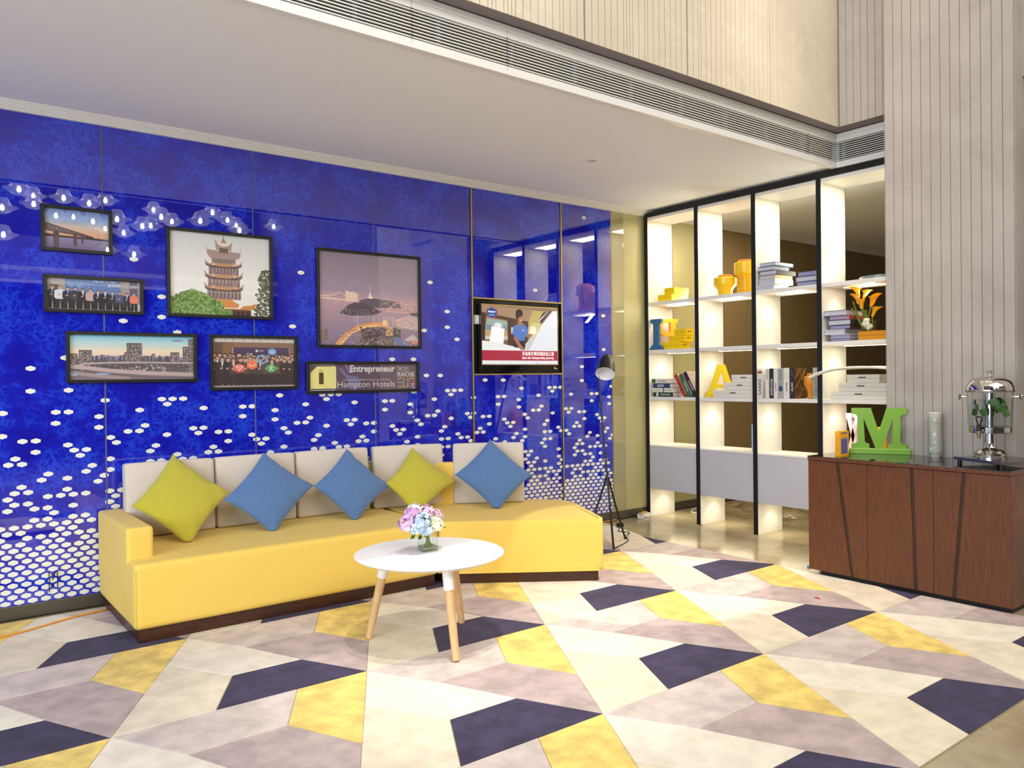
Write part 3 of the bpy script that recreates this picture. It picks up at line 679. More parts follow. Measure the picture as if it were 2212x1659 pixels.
# ------------------------------------------------------------------ printed pictures: pixels painted by code
class Cv:
    def __init__(s, w, h, seed=1):
        s.w, s.h = w, h; s.a = np.zeros((h, w, 3)); s.Y, s.X = np.mgrid[0:h, 0:w]; s.u = s.X/w; s.v = s.Y/h; s.r = np.random.RandomState(seed)
    def grad(s, stops, v0=0, v1=1):
        m = (s.v >= v0) & (s.v <= v1); t = (s.v-v0)/(v1-v0)
        xs = [a for a, _ in stops]
        for k in range(3): s.a[..., k][m] = np.interp(t[m], xs, [c[k] for _, c in stops])
    def put(s, m, c, al=1.0): s.a[m] = s.a[m]*(1-al)+np.array(c)*al
    def rect(s, x0, y0, x1, y1, c, al=1.0): s.put((s.u >= x0) & (s.u < x1) & (s.v >= y0) & (s.v < y1), c, al)
    def ell(s, cx, cy, rx, ry, c, al=1.0): s.put(((s.u-cx)/rx)**2+((s.v-cy)/ry)**2 < 1, c, al)
    def poly(s, pts, c, al=1.0):
        m = np.zeros((s.h, s.w), bool); n = len(pts)
        for i in range(n):
            (x0, y0), (x1, y1) = pts[i], pts[(i+1) % n]
            if y0 == y1: continue
            k = ((y0 <= s.v) & (s.v < y1)) | ((y1 <= s.v) & (s.v < y0))
            m ^= k & (s.u < x0+(s.v-y0)*(x1-x0)/(y1-y0))
        s.put(m, c, al)
    def line(s, pts, wd, c, al=1.0):
        asp = s.h/s.w
        for (x0, y0), (x1, y1) in zip(pts[:-1], pts[1:]):
            dx, dy = x1-x0, (y1-y0)*asp; L2 = dx*dx+dy*dy+1e-12
            t = np.clip(((s.u-x0)*dx+(s.v-y0)*asp*dy)/L2, 0, 1)
            s.put((s.u-x0-t*dx)**2+((s.v-y0)*asp-t*dy)**2 < wd*wd, c, al)
    def noise(s, amt, cell, x0=0, y0=0, x1=1, y1=1):
        n = s.r.rand(s.h//cell+2, s.w//cell+2); n = np.kron(n, np.ones((cell, cell)))[:s.h, :s.w]
        m = (s.u >= x0) & (s.u < x1) & (s.v >= y0) & (s.v < y1)
        s.a[m] *= (1+amt*(n[m][:, None]-.5))
    def specks(s, n, x0, y0, x1, y1, cols, rx, ry, al=1.0):
        for _ in range(n):
            x, y = s.r.uniform(x0, x1), s.r.uniform(y0, y1); s.rect(x, y, x+rx, y+ry, cols[s.r.randint(len(cols))], al)
    def image(s, name):
        im = bpy.data.images.new(name, s.w, s.h, alpha=False); px = np.ones((s.h, s.w, 4), np.float32)
        px[..., :3] = np.clip(s.a[::-1]/255.0, 0, 1); im.pixels.foreach_set(px.ravel()); im.update(); im.pack(); return im
def print_mat(name, im, emit=0.0):
    m, t, b = nt(name); tx = N(t, 'ShaderNodeTexImage'); tx.image = im; tx.interpolation = 'Linear'
    b.inputs['Roughness'].default_value = 0.6
    if emit:
        b.inputs['Base Color'].default_value = (0.01, 0.01, 0.01, 1); b.inputs['Roughness'].default_value = .2
        t.links.new(tx.outputs[0], b.inputs['Emission Color']); b.inputs['Emission Strength'].default_value = emit
    else:
        hs = N(t, 'ShaderNodeHueSaturation'); hs.inputs['Value'].default_value = 1.24; hs.inputs['Saturation'].default_value = 0.92
        t.links.new(tx.outputs[0], hs.inputs['Color']); t.links.new(hs.outputs[0], b.inputs['Base Color'])
    return m
def sheet(name, x0, x1, y, z0, z1, m, parent):
    bm = bmesh.new(); f = bm.faces.new([bm.verts.new(p) for p in ((x0, y, z0), (x1, y, z0), (x1, y, z1), (x0, y, z1))])
    uv = bm.loops.layers.uv.new('uv')
    for l, c in zip(f.loops, ((0, 0), (1, 0), (1, 1), (0, 1))): l[uv].uv = c
    me = bpy.data.meshes.new(name); bm.to_mesh(me); bm.free(); me.materials.append(m)
    o = link(bpy.data.objects.new(name, me)); attach(o, parent); return o
def person(c, x, y, h, top, legs=(52, 44, 46), skin=(206, 160, 138), hair=(44, 34, 34), shirt=None):
    w = h*.30*c.h/c.w
    c.poly([(x-w*.46, y-h*.50), (x, y-h*.50), (x-w*.05, y), (x-w*.5, y)], legs); c.poly([(x, y-h*.50), (x+w*.46, y-h*.50), (x+w*.5, y), (x+w*.06, y)], legs)
    c.poly([(x-w*.58, y-h*.80), (x-w*.2, y-h*.86), (x+w*.2, y-h*.86), (x+w*.58, y-h*.80), (x+w*.62, y-h*.52), (x+w*.46, y-h*.42), (x-w*.46, y-h*.42), (x-w*.62, y-h*.52)], top)
    if shirt: c.poly([(x-w*.14, y-h*.86), (x+w*.14, y-h*.86), (x, y-h*.62)], shirt)
    c.ell(x-w*.1, y-h*.62, w*.16, h*.03, skin)
    c.ell(x, y-h*.945, w*.26, h*.078, hair); c.ell(x, y-h*.922, w*.23, h*.068, skin)

def img_bridge():
    c = Cv(300, 210); c.grad([(0, (90, 116, 196)), (.35, (134, 170, 224)), (.62, (228, 206, 190)), (1, (244, 170, 110))], 0, .66); c.grad([(0, (150, 140, 176)), (1, (120, 96, 140))], .66, 1)
    c.noise(.12, 3, 0, .7, 1, 1); c.poly([(0, .63), (.3, .66), (.7, .66), (1, .69), (1, .72), (0, .70)], (72, 56, 62))
    top = lambda u: .33+.36*u; bot = lambda u: .50+.19*u
    c.poly([(0, .36), (.75, .645), (.75, .665), (0, .54)], (140, 124, 126))
    for k in range(16):
        u = .75*(1-(1-k/15)**1.3); u2 = .75*(1-(1-min(15, k+1)/15)**1.3)
        c.line([(u, .36+.38*u), (u2, .52+.18*u2)], .003, (70, 56, 60)); c.line([(u, .52+.18*u), (u2, .36+.38*u2)], .003, (70, 56, 60))
    c.line([(0, .36), (.75, .645)], .006, (84, 70, 72)); c.line([(0, .54), (.75, .665)], .007, (66, 52, 56))
    for x, w, y in ((.18, .045, .98), (.47, .03, .9), (.58, .02, .82)): c.rect(x-w, .58, x+w, y, (96, 74, 82))
    c.line([(.83, .56), (.83, .68)], .003, (60, 50, 60)); c.specks(26, 0, .3, .7, .62, [(250, 240, 220)], .006, .008); return c.image('bridge_print')
def img_group():
    c = Cv(420, 190); c.grad([(0, (176, 164, 160)), (1, (150, 140, 140))]); c.rect(.19, 0, .78, .55, (92, 128, 186)); c.noise(.15, 4, .19, 0, .78, .55); c.rect(.88, 0, .97, .6, (100, 96, 130))
    c.rect(0, .74, 1, 1, (214, 206, 204)); c.noise(.1, 5, 0, .74, 1, 1); c.rect(.03, .22, .12, .5, (96, 84, 84))
    c.specks(60, .2, .1, .44, .3, [(214, 226, 244)], .008, .014); c.specks(30, .48, .02, .75, .06, [(226, 232, 246)], .01, .02)
    T_ = [((64, 54, 56), (110, 140, 190)), ((218, 226, 236), None), ((54, 50, 62), (88, 140, 210)), ((70, 66, 74), None), ((46, 44, 54), (226, 230, 236)), ((206, 172, 168), None), ((48, 46, 62), (226, 232, 244)), ((44, 42, 50), (240, 240, 240)), ((60, 56, 64), (150, 180, 220)), ((82, 92, 130), None), ((58, 54, 64), (170, 200, 230)), ((244, 122, 84), None)]
    for k, (tp, sh) in enumerate(T_): person(c, .055+k*.0795, .97, .70-.012*k+.02*(k % 2), tp, shirt=sh, hair=(150, 120, 110) if k in (0, 1) else (44, 34, 34))
    return c.image('team_print')
def img_sky():
    c = Cv(520, 190, 4); c.grad([(0, (112, 194, 222)), (.3, (188, 222, 226)), (.65, (246, 226, 196)), (1, (238, 196, 170))], 0, .55); c.grad([(0, (110, 98, 108)), (.4, (92, 82, 92)), (1, (150, 132, 134))], .52, 1)
    c.ell(.86, .1, .05, .022, (142, 140, 186)); c.poly([(.15, .5), (.25, .44), (.35, .47), (.45, .43), (.6, .48), (.8, .47), (1, .5), (1, .56), (.15, .56)], (150, 140, 178))
    for _ in range(70):
        x = c.r.rand(); w = c.r.uniform(.012, .03); h = c.r.uniform(.02, .12); g = c.r.randint(88, 126); c.rect(x, .56-h, x+w, .62, (g, g-10, g-2))
    def tower(x0, x1, y0, y1, col):
        c.rect(x0, y0, x1, y1, col); n = int((x1-x0)*c.w*(y1-y0)*c.h/14); c.specks(n, x0+.004, y0+.02, x1-.006, y1-.02, [(226, 210, 196), (64, 54, 60), (188, 172, 170)], .004, .014)
    for a in ((.0, .06, .42, .68), (.07, .17, .34, .66), (.44, .565, .17, .62), (.42, .45, .38, .62), (.80, .875, .37, .62), (.905, .96, .24, .62), (.955, 1, .06, .9), (.645, .67, .41, .6)): tower(*a, (106, 94, 98))
    c.specks(160, .05, .58, 1, .82, [(250, 224, 180), (236, 160, 96), (220, 226, 240), (70, 60, 74)], .006, .012); c.specks(40, .45, .66, .75, .82, [(250, 246, 236)], .014, .012)
    c.line([(.04, .69), (.12, .64), (.3, .615), (.6, .61), (1, .62)], .007, (190, 176, 164)); c.line([(0, .70), (.1, .72), (.3, .79), (.6, .85), (1, .89)], .016, (196, 172, 170)); c.line([(0, .83), (.2, .90), (.45, .97)], .014, (176, 152, 150)); c.line([(0, .76), (.12, .82), (.3, .88), (.6, .94), (1, .97)], .004, (120, 104, 104))
    c.ell(.03, .88, .03, .03, (150, 186, 216)); c.ell(.25, .86, .06, .02, (150, 176, 214)); return c.image('skyline_print')
def img_pagoda():
    c = Cv(330, 280, 6); c.grad([(0, (238, 238, 234)), (.5, (246, 244, 238)), (1, (244, 246, 240))]); R1, R2, BR, DK = (206, 150, 96), (190, 134, 104), (172, 142, 136), (96, 78, 78)
    cx = .525
    def roof(y, w, h, col):
        c.poly([(cx-w, y-h*.9), (cx-w*.93, y-h*.1), (cx-w*.55, y+h*.42), (cx+w*.55, y+h*.42), (cx+w*.93, y-h*.1), (cx+w, y-h*.9), (cx+w*.9, y+h*.5), (cx+w*.55, y+h*.9), (cx-w*.55, y+h*.9), (cx-w*.9, y+h*.5)], DK)
        c.poly([(cx-w*.62, y-h*1.3), (cx-w*.5, y-h*.4), (cx-w*.3, y), (cx+w*.3, y), (cx+w*.5, y-h*.4), (cx+w*.62, y-h*1.3), (cx+w*.52, y+h*.1), (cx+w*.34, y+h*.55), (cx-w*.34, y+h*.55), (cx-w*.52, y+h*.1)], col)
        c.poly([(cx-w, y-h), (cx-w*.8, y-h*.05), (cx-w*.55, y+h*.1), (cx-w*.6, y+h*.5), (cx-w*.86, y+h*.2)], R2); c.poly([(cx+w, y-h), (cx+w*.8, y-h*.05), (cx+w*.55, y+h*.1), (cx+w*.6, y+h*.5), (cx+w*.86, y+h*.2)], R2)
    def storey(y0, y1, w):
        c.rect(cx-w, y0, cx+w, y1, BR)
        for k in range(9):
            x = cx-w+2*w*(k+.15)/9; c.rect(x, y0+.02, x+2*w*.7/9, y1-.015, (120, 98, 98)); c.rect(x+w*.02, y0+.03, x+w*.06, y1-.03, (196, 176, 172))
    storey(.27, .36, .12); storey(.38, .50, .15); storey(.52, .645, .16); storey(.66, .80, .17)
    roof(.36, .195, .055, R1); roof(.50, .2, .06, R1); roof(.645, .205, .06, (210, 148, 84))
    c.poly([(cx-.18, .10), (cx-.165, .19), (cx-.06, .20), (cx+.06, .20), (cx+.165, .21), (cx+.18, .14), (cx+.165, .27), (cx+.12, .30), (cx-.13, .30), (cx-.165, .24)], (182, 152, 146))
    c.poly([(cx-.09, .06), (cx-.05, .13), (cx, .145), (cx+.05, .13), (cx+.09, .08), (cx+.075, .19), (cx-.075, .19)], (196, 156, 140)); c.rect(cx-.042, .165, cx+.042, .225, (92, 82, 60)); c.rect(cx-.036, .172, cx+.036, .218, (124, 112, 80))
    c.poly([(cx-.03, .10), (cx-.008, .05), (cx, -.005), (cx+.008, .05), (cx+.03, .10)], (206, 140, 110))
    c.poly([(.42, .80), (.42, .86), (.50, .91), (.68, .91), (.72, .87), (.80, .86), (.86, .83), (.83, .91), (.70, .93), (.46, .93)], (214, 134, 40)); c.poly([(.44, .80), (.6, .80), (.68, .86), (.66, .90), (.48, .90)], (222, 144, 44)); c.rect(.48, .92, .80, 1, (104, 66, 62))
    for k in range(6): c.rect(.50+k*.05, .94, .53+k*.05, 1, (66, 44, 44))
    G = [(110, 146, 64), (132, 166, 82), (88, 122, 52), (158, 188, 106)]
    for q in range(1500):
        x = c.r.rand()*.50; y = .69+.12*abs(x-.22)/.22+c.r.rand()*.36
        if x < .5 and y < 1.02: c.ell(x, y, .020 if q < 700 else .011, .022 if q < 700 else .012, G[c.r.randint(4)])
    for _ in range(160): c.ell(c.r.uniform(.45, .6), c.r.uniform(.93, 1), .012, .012, G[c.r.randint(3)])
    for _ in range(420):
        v = c.r.rand(); s = .015+.11*(abs(math.sin(v*9))*.6+.4)*v**.5; c.ell(.945+c.r.uniform(-s, .06), .40+.6*v, .012, .008, [(92, 92, 62), (70, 70, 48), (118, 116, 86)][c.r.randint(3)])
    return c.image('pagoda_print')
def img_crowd():
    c = Cv(420, 260, 8); c.grad([(0, (150, 116, 92)), (1, (110, 90, 84))]); c.rect(0, 0, 1, .085, (216, 212, 204))
    for x in (.02, .11, .15, .24, .37, .48, .57, .66, .8, .87): c.rect(x, 0, x+.004, .085, (120, 110, 104))
    c.rect(.12, .09, .25, .5, (140, 102, 70)); c.rect(.03, .1, .12, .5, (106, 84, 74)); c.rect(.24, .19, .93, .62, (84, 64, 96)); c.rect(.235, .19, .242, .62, (214, 196, 176)); c.rect(.93, .2, .937, .6, (196, 180, 160)); c.rect(.72, .36, .82, .6, (226, 222, 220))
    c.rect(.51, .235, .545, .28, (220, 220, 224)); c.rect(.56, .235, .61, .275, (150, 130, 140)); c.rect(.40, .31, .47, .40, (206, 190, 190)); c.rect(0, .93, 1, 1, (176, 164, 158)); c.noise(.2, 4, 0, .93, 1, 1)
    for row, (y, n) in enumerate(((.93, 17), (.95, 15), (.96, 13))):
        for k in range(n):
            x = (k+.4*(row % 2)+.3)/n+c.r.uniform(-.012, .012); person(c, x, y, .60-.03*row+c.r.uniform(-.02, .02), [(66, 54, 54), (84, 68, 66), (56, 50, 62), (96, 82, 78)][c.r.randint(4)], legs=(62, 50, 50), shirt=[(226, 222, 224), None, None][c.r.randint(3)])
    def hx(x, y, r, col, ring=False):
        p = lambda q: [(x-q, y-q*.75), (x, y-q*1.5), (x+q, y-q*.75), (x+q, y+q*.75), (x, y+q*1.5), (x-q, y+q*.75)]
        if ring: c.line(p(r)+[p(r)[0]], .011, col)
        else: c.poly(p(r), col)
    hx(.31, .61, .066, (232, 88, 62)); c.line([(.27, .58), (.29, .565), (.31, .59), (.335, .565), (.35, .585), (.31, .65), (.27, .58)], .005, (250, 236, 226))
    hx(.465, .545, .064, (246, 112, 62)); c.line([(.43, .54), (.45, .565), (.48, .565), (.505, .54)], .005, (250, 232, 214)); hx(.70, .615, .062, (82, 168, 80)); c.line([(.70, .58), (.70, .63), (.675, .67)], .004, (240, 246, 236)); c.line([(.70, .63), (.73, .66)], .004, (240, 246, 236)); c.line([(.67, .60), (.70, .61), (.735, .59)], .004, (240, 246, 236)); c.ell(.70, .565, .018, .022, (240, 246, 236)); c.ell(.70, .565, .012, .014, (82, 168, 80))
    hx(.715, .275, .052, (110, 164, 226)); c.line([(.69, .28), (.70, .26), (.72, .255), (.74, .27), (.735, .29), (.69, .29), (.69, .28)], .004, (220, 234, 250)); hx(.59, .43, .056, (110, 170, 226), True)
    return c.image('crowd_print')
def img_night():
    c = Cv(360, 320, 9); c.grad([(0, (148, 132, 152)), (.4, (166, 142, 166)), (.52, (196, 158, 168)), (.58, (186, 150, 166)), (1, (134, 118, 150))]); c.noise(.05, 6)
    c.poly([(.40, .50), (.5, .47), (.62, .485), (.8, .50), (.82, .57), (.5, .58), (.38, .53)], (104, 88, 102)); c.poly([(.19, .655), (.28, .56), (.34, .53), (.44, .535), (.52, .58), (.62, .62), (.5, .665), (.3, .675)], (88, 74, 88)); c.line([(.18, .66), (.3, .685), (.45, .69), (.62, .64)], .008, (172, 146, 160))
    c.line([(0, .475), (.12, .475), (.2, .425), (.27, .48)], .003, (240, 206, 180)); c.line([(0, .44), (.05, .472), (.2, .425)], .002, (236, 200, 176)); c.line([(0, .495), (.28, .51)], .006, (244, 212, 184))
    for x, y0, w in ((.27, .41, .018), (.30, .42, .015), (.33, .415, .016), (.36, .43, .013), (.295, .46, .012)): c.rect(x-w, y0, x+w, .52, (238, 206, 180)); c.specks(20, x-w, y0, x+w, .52, [(255, 240, 214), (190, 150, 150)], .005, .006)
    c.line([(.497, .34), (.497, .47)], .0035, (206, 190, 206)); c.poly([(.48, .47), (.49, .42), (.505, .42), (.515, .47)], (248, 226, 206)); c.ell(.5, .47, .03, .01, (255, 240, 220))
    arc = [(.66+.30*k/14, .61-.105*math.sin(PI*k/14)) for k in range(15)]; c.line(arc, .004, (238, 156, 122)); c.line([(.66, .61), (.96, .62)], .004, (246, 176, 140))
    for x, y in arc[1:-1]: c.line([(x, y), (x, .61)], .0012, (220, 160, 146))
    c.specks(120, .6, .47, .95, .60, [(250, 226, 190), (244, 190, 150)], .007, .005); c.specks(60, .2, .6, .62, .66, [(250, 240, 220)], .004, .006)
    for k in range(22): x = c.r.uniform(.3, .78); c.rect(x, .67, x+.006, c.r.uniform(.72, .80), [(226, 206, 206), (170, 220, 206), (244, 190, 150)][k % 3], .6)
    c.poly([(.75, .70), (.86, .66), (1, .62), (1, .82), (.76, .78)], (206, 176, 176)); c.specks(160, .76, .68, 1, .8, [(250, 226, 206), (170, 140, 146)], .008, .006); c.poly([(.9, .62), (1, .61), (1, .66), (.93, .65)], (96, 84, 104))
    c.line([(.17, .99), (.26, .88), (.38, .80), (.52, .765), (.66, .76)], .022, (238, 158, 84)); c.line([(.2, .99), (.3, .87), (.42, .80), (.56, .77)], .008, (255, 214, 140)); c.ell(.645, .74, .025, .03, (255, 214, 140))
    for _ in range(420): c.ell(c.r.uniform(.40, .80), c.r.uniform(.80, 1), .014, .012, [(92, 78, 80), (74, 62, 66), (118, 100, 96)][c.r.randint(3)])
    c.specks(90, .65, .78, .72, .88, [(255, 206, 120), (246, 176, 90)], .01, .006); c.specks(160, .25, .93, 1, 1, [(176, 150, 152), (110, 92, 104), (240, 206, 180)], .012, .008)
    c.poly([(.72, .90), (.80, .90), (.86, 1), (.76, 1)], (98, 116, 176)); c.poly([(.84, .93), (.94, .86), (1, .92), (1, .94)], (212, 188, 190)); c.poly([(.92, .95), (.99, .93), (1, .97), (.93, .97)], (232, 128, 98))
    c.rect(0, .84, .06, .97, (150, 122, 122)); c.rect(.05, .83, .08, .95, (128, 104, 108)); c.line([(.06, .91), (.22, .905)], .006, (150, 126, 134)); c.specks(200, .2, .82, .45, 1, [(190, 150, 140), (100, 84, 92)], .008, .006)
    return c.image('river_night_print')
def img_plaque():
    c = Cv(520, 130, 3); c.grad([(0, (92, 68, 92)), (1, (98, 74, 98))]); c.noise(.06, 8)
    H = (112, 104, 160)
    c.poly([(.325, .5), (.36, .44), (.42, .46), (.455, .58), (.45, .9), (.40, .97), (.36, .92), (.345, .62)], H); c.line([(.345, .5), (.285, .2)], .013, H); c.line([(.36, .3), (.33, .04)], .012, H); c.line([(.40, .25), (.395, .05)], .012, H)
    c.line([(0.0, .03), (.222, .03), (.222, .97), (0.0, .97)], .003, (196, 222, 222)); c.poly([(.018, .33), (.075, .09), (.242, .09), (.242, .91), (.018, .91)], (240, 230, 134)); c.line([(.222, .09), (.222, .91)], .003, (216, 226, 176))
    return c.image('plaque_print')
def img_tv():
    c = Cv(440, 330, 5); c.grad([(0, (150, 118, 90)), (.3, (170, 136, 104)), (1, (120, 92, 74))]); c.poly([(0, .0), (.66, .05), (.60, .26), (0, .12)], (172, 138, 108)); c.poly([(.66, .05), (.84, .06), (.74, .5), (.60, .5), (.60, .26)], (200, 180, 106)); c.ell(.70, .42, .10, .16, (240, 224, 160), .6)
    c.poly([(0, .12), (.60, .25), (.60, .30), (0, .18)], (84, 54, 40)); c.poly([(0, .16), (.05, .17), (.03, .62), (0, .62)], (70, 46, 40)); c.poly([(.32, .23), (.60, .28), (.58, .78), (.31, .72)], (82, 54, 44)); c.rect(.37, .36, .42, .47, (226, 210, 176))
    c.poly([(.07, .22), (.325, .27), (.32, .39), (.05, .32)], (158, 182, 174))
    for x0, x1 in ((.04, .12), (.275, .325)):
        for k in range(5):
            a = x0+(x1-x0)*k/5; b = x0+(x1-x0)*(k+.8)/5; c.rect(a, .33, b, .42, (120, 148, 164)); c.rect(a, .42, b, .52, (206, 168, 116)); c.rect(a, .52, b, .58, (222, 216, 206)); c.rect(a, .58, b, .66, (120, 104, 66))
    c.poly([(.12, .35), (.285, .39), (.265, .70), (.09, .64)], (255, 255, 255)); c.ell(.20, .34, .05, .05, (255, 255, 250), .8)
    c.poly([(.64, .34), (.69, .33), (.71, .46), (.61, .47)], (255, 252, 236)); c.ell(.655, .41, .07, .09, (255, 240, 196), .35)
    c.poly([(.80, .08), (.92, .03), (.78, .28), (.74, .22)], (74, 46, 36)); c.poly([(.86, .06), (.88, .05), (.75, .24), (.735, .23)], (230, 228, 230))
    c.poly([(0, .60), (.15, .62), (.40, .69), (.56, .75), (.56, .77), (0, .77)], (244, 242, 240)); c.poly([(.94, .04), (1, .04), (1, .78), (.54, .78), (.56, .64), (.64, .52), (.72, .46), (.78, .30)], (240, 240, 246)); c.poly([(.55, .70), (.62, .53), (.72, .46), (.66, .62), (.60, .77), (.54, .77)], (214, 212, 208))
    c.poly([(.41, .60), (.54, .58), (.55, .70), (.41, .71)], (40, 38, 56)); c.poly([(.40, .34), (.455, .30), (.54, .29), (.585, .36), (.60, .52), (.555, .52), (.545, .585), (.42, .60), (.41, .53), (.385, .46)], (84, 124, 196))
    c.line([(.425, .55), (.47, .66), (.525, .75)], .022, (176, 116, 80)); c.line([(.58, .50), (.63, .49)], .018, (176, 116, 80)); c.poly([(.455, .30), (.49, .35), (.52, .29), (.52, .24), (.46, .24)], (176, 116, 80)); c.ell(.492, .20, .038, .075, (178, 120, 84)); c.ell(.478, .11, .048, .065, (38, 28, 28)); c.ell(.452, .17, .02, .05, (38, 28, 28)); c.line([(.495, .235), (.515, .228)], .005, (240, 230, 224)); c.rect(.51, .40, .545, .415, (226, 226, 232))
    c.rect(0, .76, 1, .94, (178, 44, 70)); c.rect(0, .75, 1, .762, (248, 248, 248)); c.rect(0, .935, 1, 1, (240, 240, 242)); c.poly([(.68, .94), (.70, .94), (.735, 1), (.72, 1)], (206, 206, 214))
    p = lambda q, x=.125, y=.125: [(x-q, y-q*.72), (x, y-q*1.45), (x+q, y-q*.72), (x+q, y+q*.72), (x, y+q*1.45), (x-q, y+q*.72)]
    c.poly(p(.070), (214, 72, 92)); c.poly(p(.063), (30, 84, 150)); return c.image('screen_picture')

def framed(x0, x1, z0, z1, im, label, bw=0.019, depth=0.028, name='framed_picture'):
    k = (5.34-depth)/5.34; x0, x1 = x0*k, x1*k; z0, z1 = 1.35+(z0-1.35)*k, 1.35+(z1-1.35)*k; yf = -depth
    t = thing(name, label, 'picture', ((x0+x1)/2, -depth/2, z0), 'framed pictures on the blue wall')
    bm = bmesh.new(); ox = [(x0, z0), (x1, z0), (x1, z1), (x0, z1)]; ix = [(x0+bw, z0+bw), (x1-bw, z0+bw), (x1-bw, z1-bw), (x0+bw, z1-bw)]
    for i in range(4):
        a, b, c, d = ox[i], ox[(i+1) % 4], ix[(i+1) % 4], ix[i]
        prism(bm, [(p[0], yf, p[1]) for p in (a, b, c, d)], (0, depth-.003, 0))
    bmesh.ops.bevel(bm, geom=bm.edges[:], offset=.0018, segments=1, affect='EDGES')
    fin('frame', bm, M['framewood'], t)
    q = sheet('print', x0+bw*.9, x1-bw*.9, -.006, z0+bw*.9, z1-bw*.9, print_mat(im.name+'_paper', im), t)
    fin('glass_pane', B(x0+bw*.92, x1-bw*.92, yf+.008, yf+.0095, z0+bw*.92, z1-bw*.92), M['pane'], t)
    return t, (x0+bw, x1-bw, z0+bw, z1-bw, yf+.010)
framed(.646, 1.027, 2.136, 2.408, img_bridge(), 'small framed photo of a truss bridge at sunset, topmost on the blue wall')
t, r = framed(.655, 1.200, 1.776, 1.998, img_group(), 'framed wide photo of twelve people standing before a blue banner')
X_ = lambda u: r[0]+(r[1]-r[0])*u
Z_ = lambda v: r[3]-(r[3]-r[2])*v
text('200', (X_(.71), -.0075, Z_(.155)), (r[1]-r[0])*.145, (r[3]-r[2])*.10, FACE_Y, M['inkwhite'], t, bold=.02)
text('002', (X_(.93), -.0075, Z_(.17)), -(r[1]-r[0])*.08, (r[3]-r[2])*.09, FACE_Y, M['inkwhite'], t, bold=.02)
framed(.767, 1.519, 1.352, 1.664, img_sky(), 'framed panoramic photo of a city skyline with curving elevated roads')
framed(1.342, 2.034, 1.775, 2.349, img_pagoda(), 'framed photo of a tiered pagoda tower rising above green trees')
framed(1.605, 2.206, 1.293, 1.663, img_crowd(), 'framed photo of a crowd in suits holding coloured hexagon signs')
framed(2.360, 3.222, 1.590, 2.309, img_night(), 'large framed photo of a river city at night with an arch bridge')
t, r = framed(2.272, 3.198, 1.256, 1.488, img_plaque(), 'long low framed award plaque with a yellow number one tag')
bx = lambda u0, u1, v0, v1: ((X_((u0+u1)/2), -.0075, Z_((v0+v1)/2)), (r[1]-r[0])*(u1-u0), (r[3]-r[2])*(v1-v0))
M['brownink'] = mat('brown_ink', (96, 66, 30), .7); M['redink'] = mat('red_ink', (232, 92, 70), .7); M['tealink'] = mat('teal_ink', (140, 206, 196), .7); M['yelink'] = mat('yellow_ink', (240, 196, 80), .7)
def tx(body, u0, u1, v0, v1, m, bold=0.0):
    c, w, h = bx(u0, u1, v0, v1); text(body, c, w, h, FACE_Y, m, t, bold=bold)
tx('Entrepreneur', .365, .790, .04, .38, M['inkwhite'], .028); tx('Hampton Hotels', .252, .786, .66, .96, M['inkwhite'], -.004)
tx('"tops the Franchise 500\u00ae for the fourth time in five years."', .296, .745, .57, .645, M['inkwhite']); tx('THE 2015', .812, .925, .10, .28, M['inkwhite'], -.008); tx('FRANCHISE', .812, .985, .31, .50, M['inkwhite'], .012)
tx('1', .090, .130, .32, .75, M['brownink'], .03); tx('No.', .094, .124, .21, .28, M['brownink'])
def slab(u0, u1, v0, v1, m):
    fin('printed_bar', B(X_(u0), X_(u1), -.0078, -.0072, Z_(v1), Z_(v0)), M[m], t)
# slab serifs of the first headline and the segment digits 5 0 0
for u in (.372, .405): slab(u-.012, u+.012, .295, .315, 'inkwhite') if u < .38 else None
for (u, segs) in ((.815, (('t', 'yelink'), ('ul', 'redink'), ('m', 'tealink'), ('lr', 'redink'), ('b', 'yelink'))),
                  (.872, (('t', 'redink'), ('ul', 'tealink'), ('ll', 'tealink'), ('ur', 'tealink'), ('lr', 'tealink'), ('b', 'yelink'))),
                  (.930, (('t', 'yelink'), ('ul', 'redink'), ('ll', 'redink'), ('ur', 'redink'), ('lr', 'redink'), ('b', 'tealink')))):
    w = .048
    for s, m in segs:
        if s == 't': slab(u, u+w, .55, .58, m)
        if s == 'm': slab(u, u+w, .705, .735, m)
        if s == 'b': slab(u, u+w, .885, .915, m)
        if s == 'ul': slab(u, u+.009, .585, .70, m)
        if s == 'll': slab(u, u+.009, .74, .88, m)
        if s == 'ur': slab(u+w-.009, u+w, .585, .70, m)
        if s == 'lr': slab(u+w-.009, u+w, .74, .88, m)

# ------------------------------------------------------------------ television set into the blue wall
fin('niche', B(TVX0-.002, TVX1+.002, .0125, .0195, TVZ0-.002, TVZ1+.002), M['blackgloss'], wb)
for z0, z1 in ((TVZ0-.006, TVZ0+.006), (TVZ1-.006, TVZ1+.006)): fin('niche_trim', B(TVX0+.012, TVX1-.006, -.006, .012, z0, z1, bev=.001), M['gold'], wb)
t = thing('television', 'wall-set flat television showing a woman in blue making a bed', 'television', (4.2, -.02, 1.41))
tx0, tx1, tz0, tz1 = 3.772, 4.602, 1.408, 1.966
bm = bmesh.new(); box(bm, tx0, tx1, -.036, .012, tz0, tz1, bev=.003); fin('housing', bm, M['blackgloss'], t)
fin('silver_edge', B(tx0-.004, tx0, -.037, .0, tz0-.006, tz1), M['steel'], t); fin('screen_surround', B(tx0, tx1, -.0375, -.0355, tz1-.006, tz1+.003), M['gold'], t)
fin('screen_surround', B(tx1-.004, tx1+.002, -.0375, -.0355, 1.462, tz1), M['gold'], t); fin('screen_surround', B(tx0, tx1, -.0375, -.0355, 1.462, 1.467), M['gold'], t)
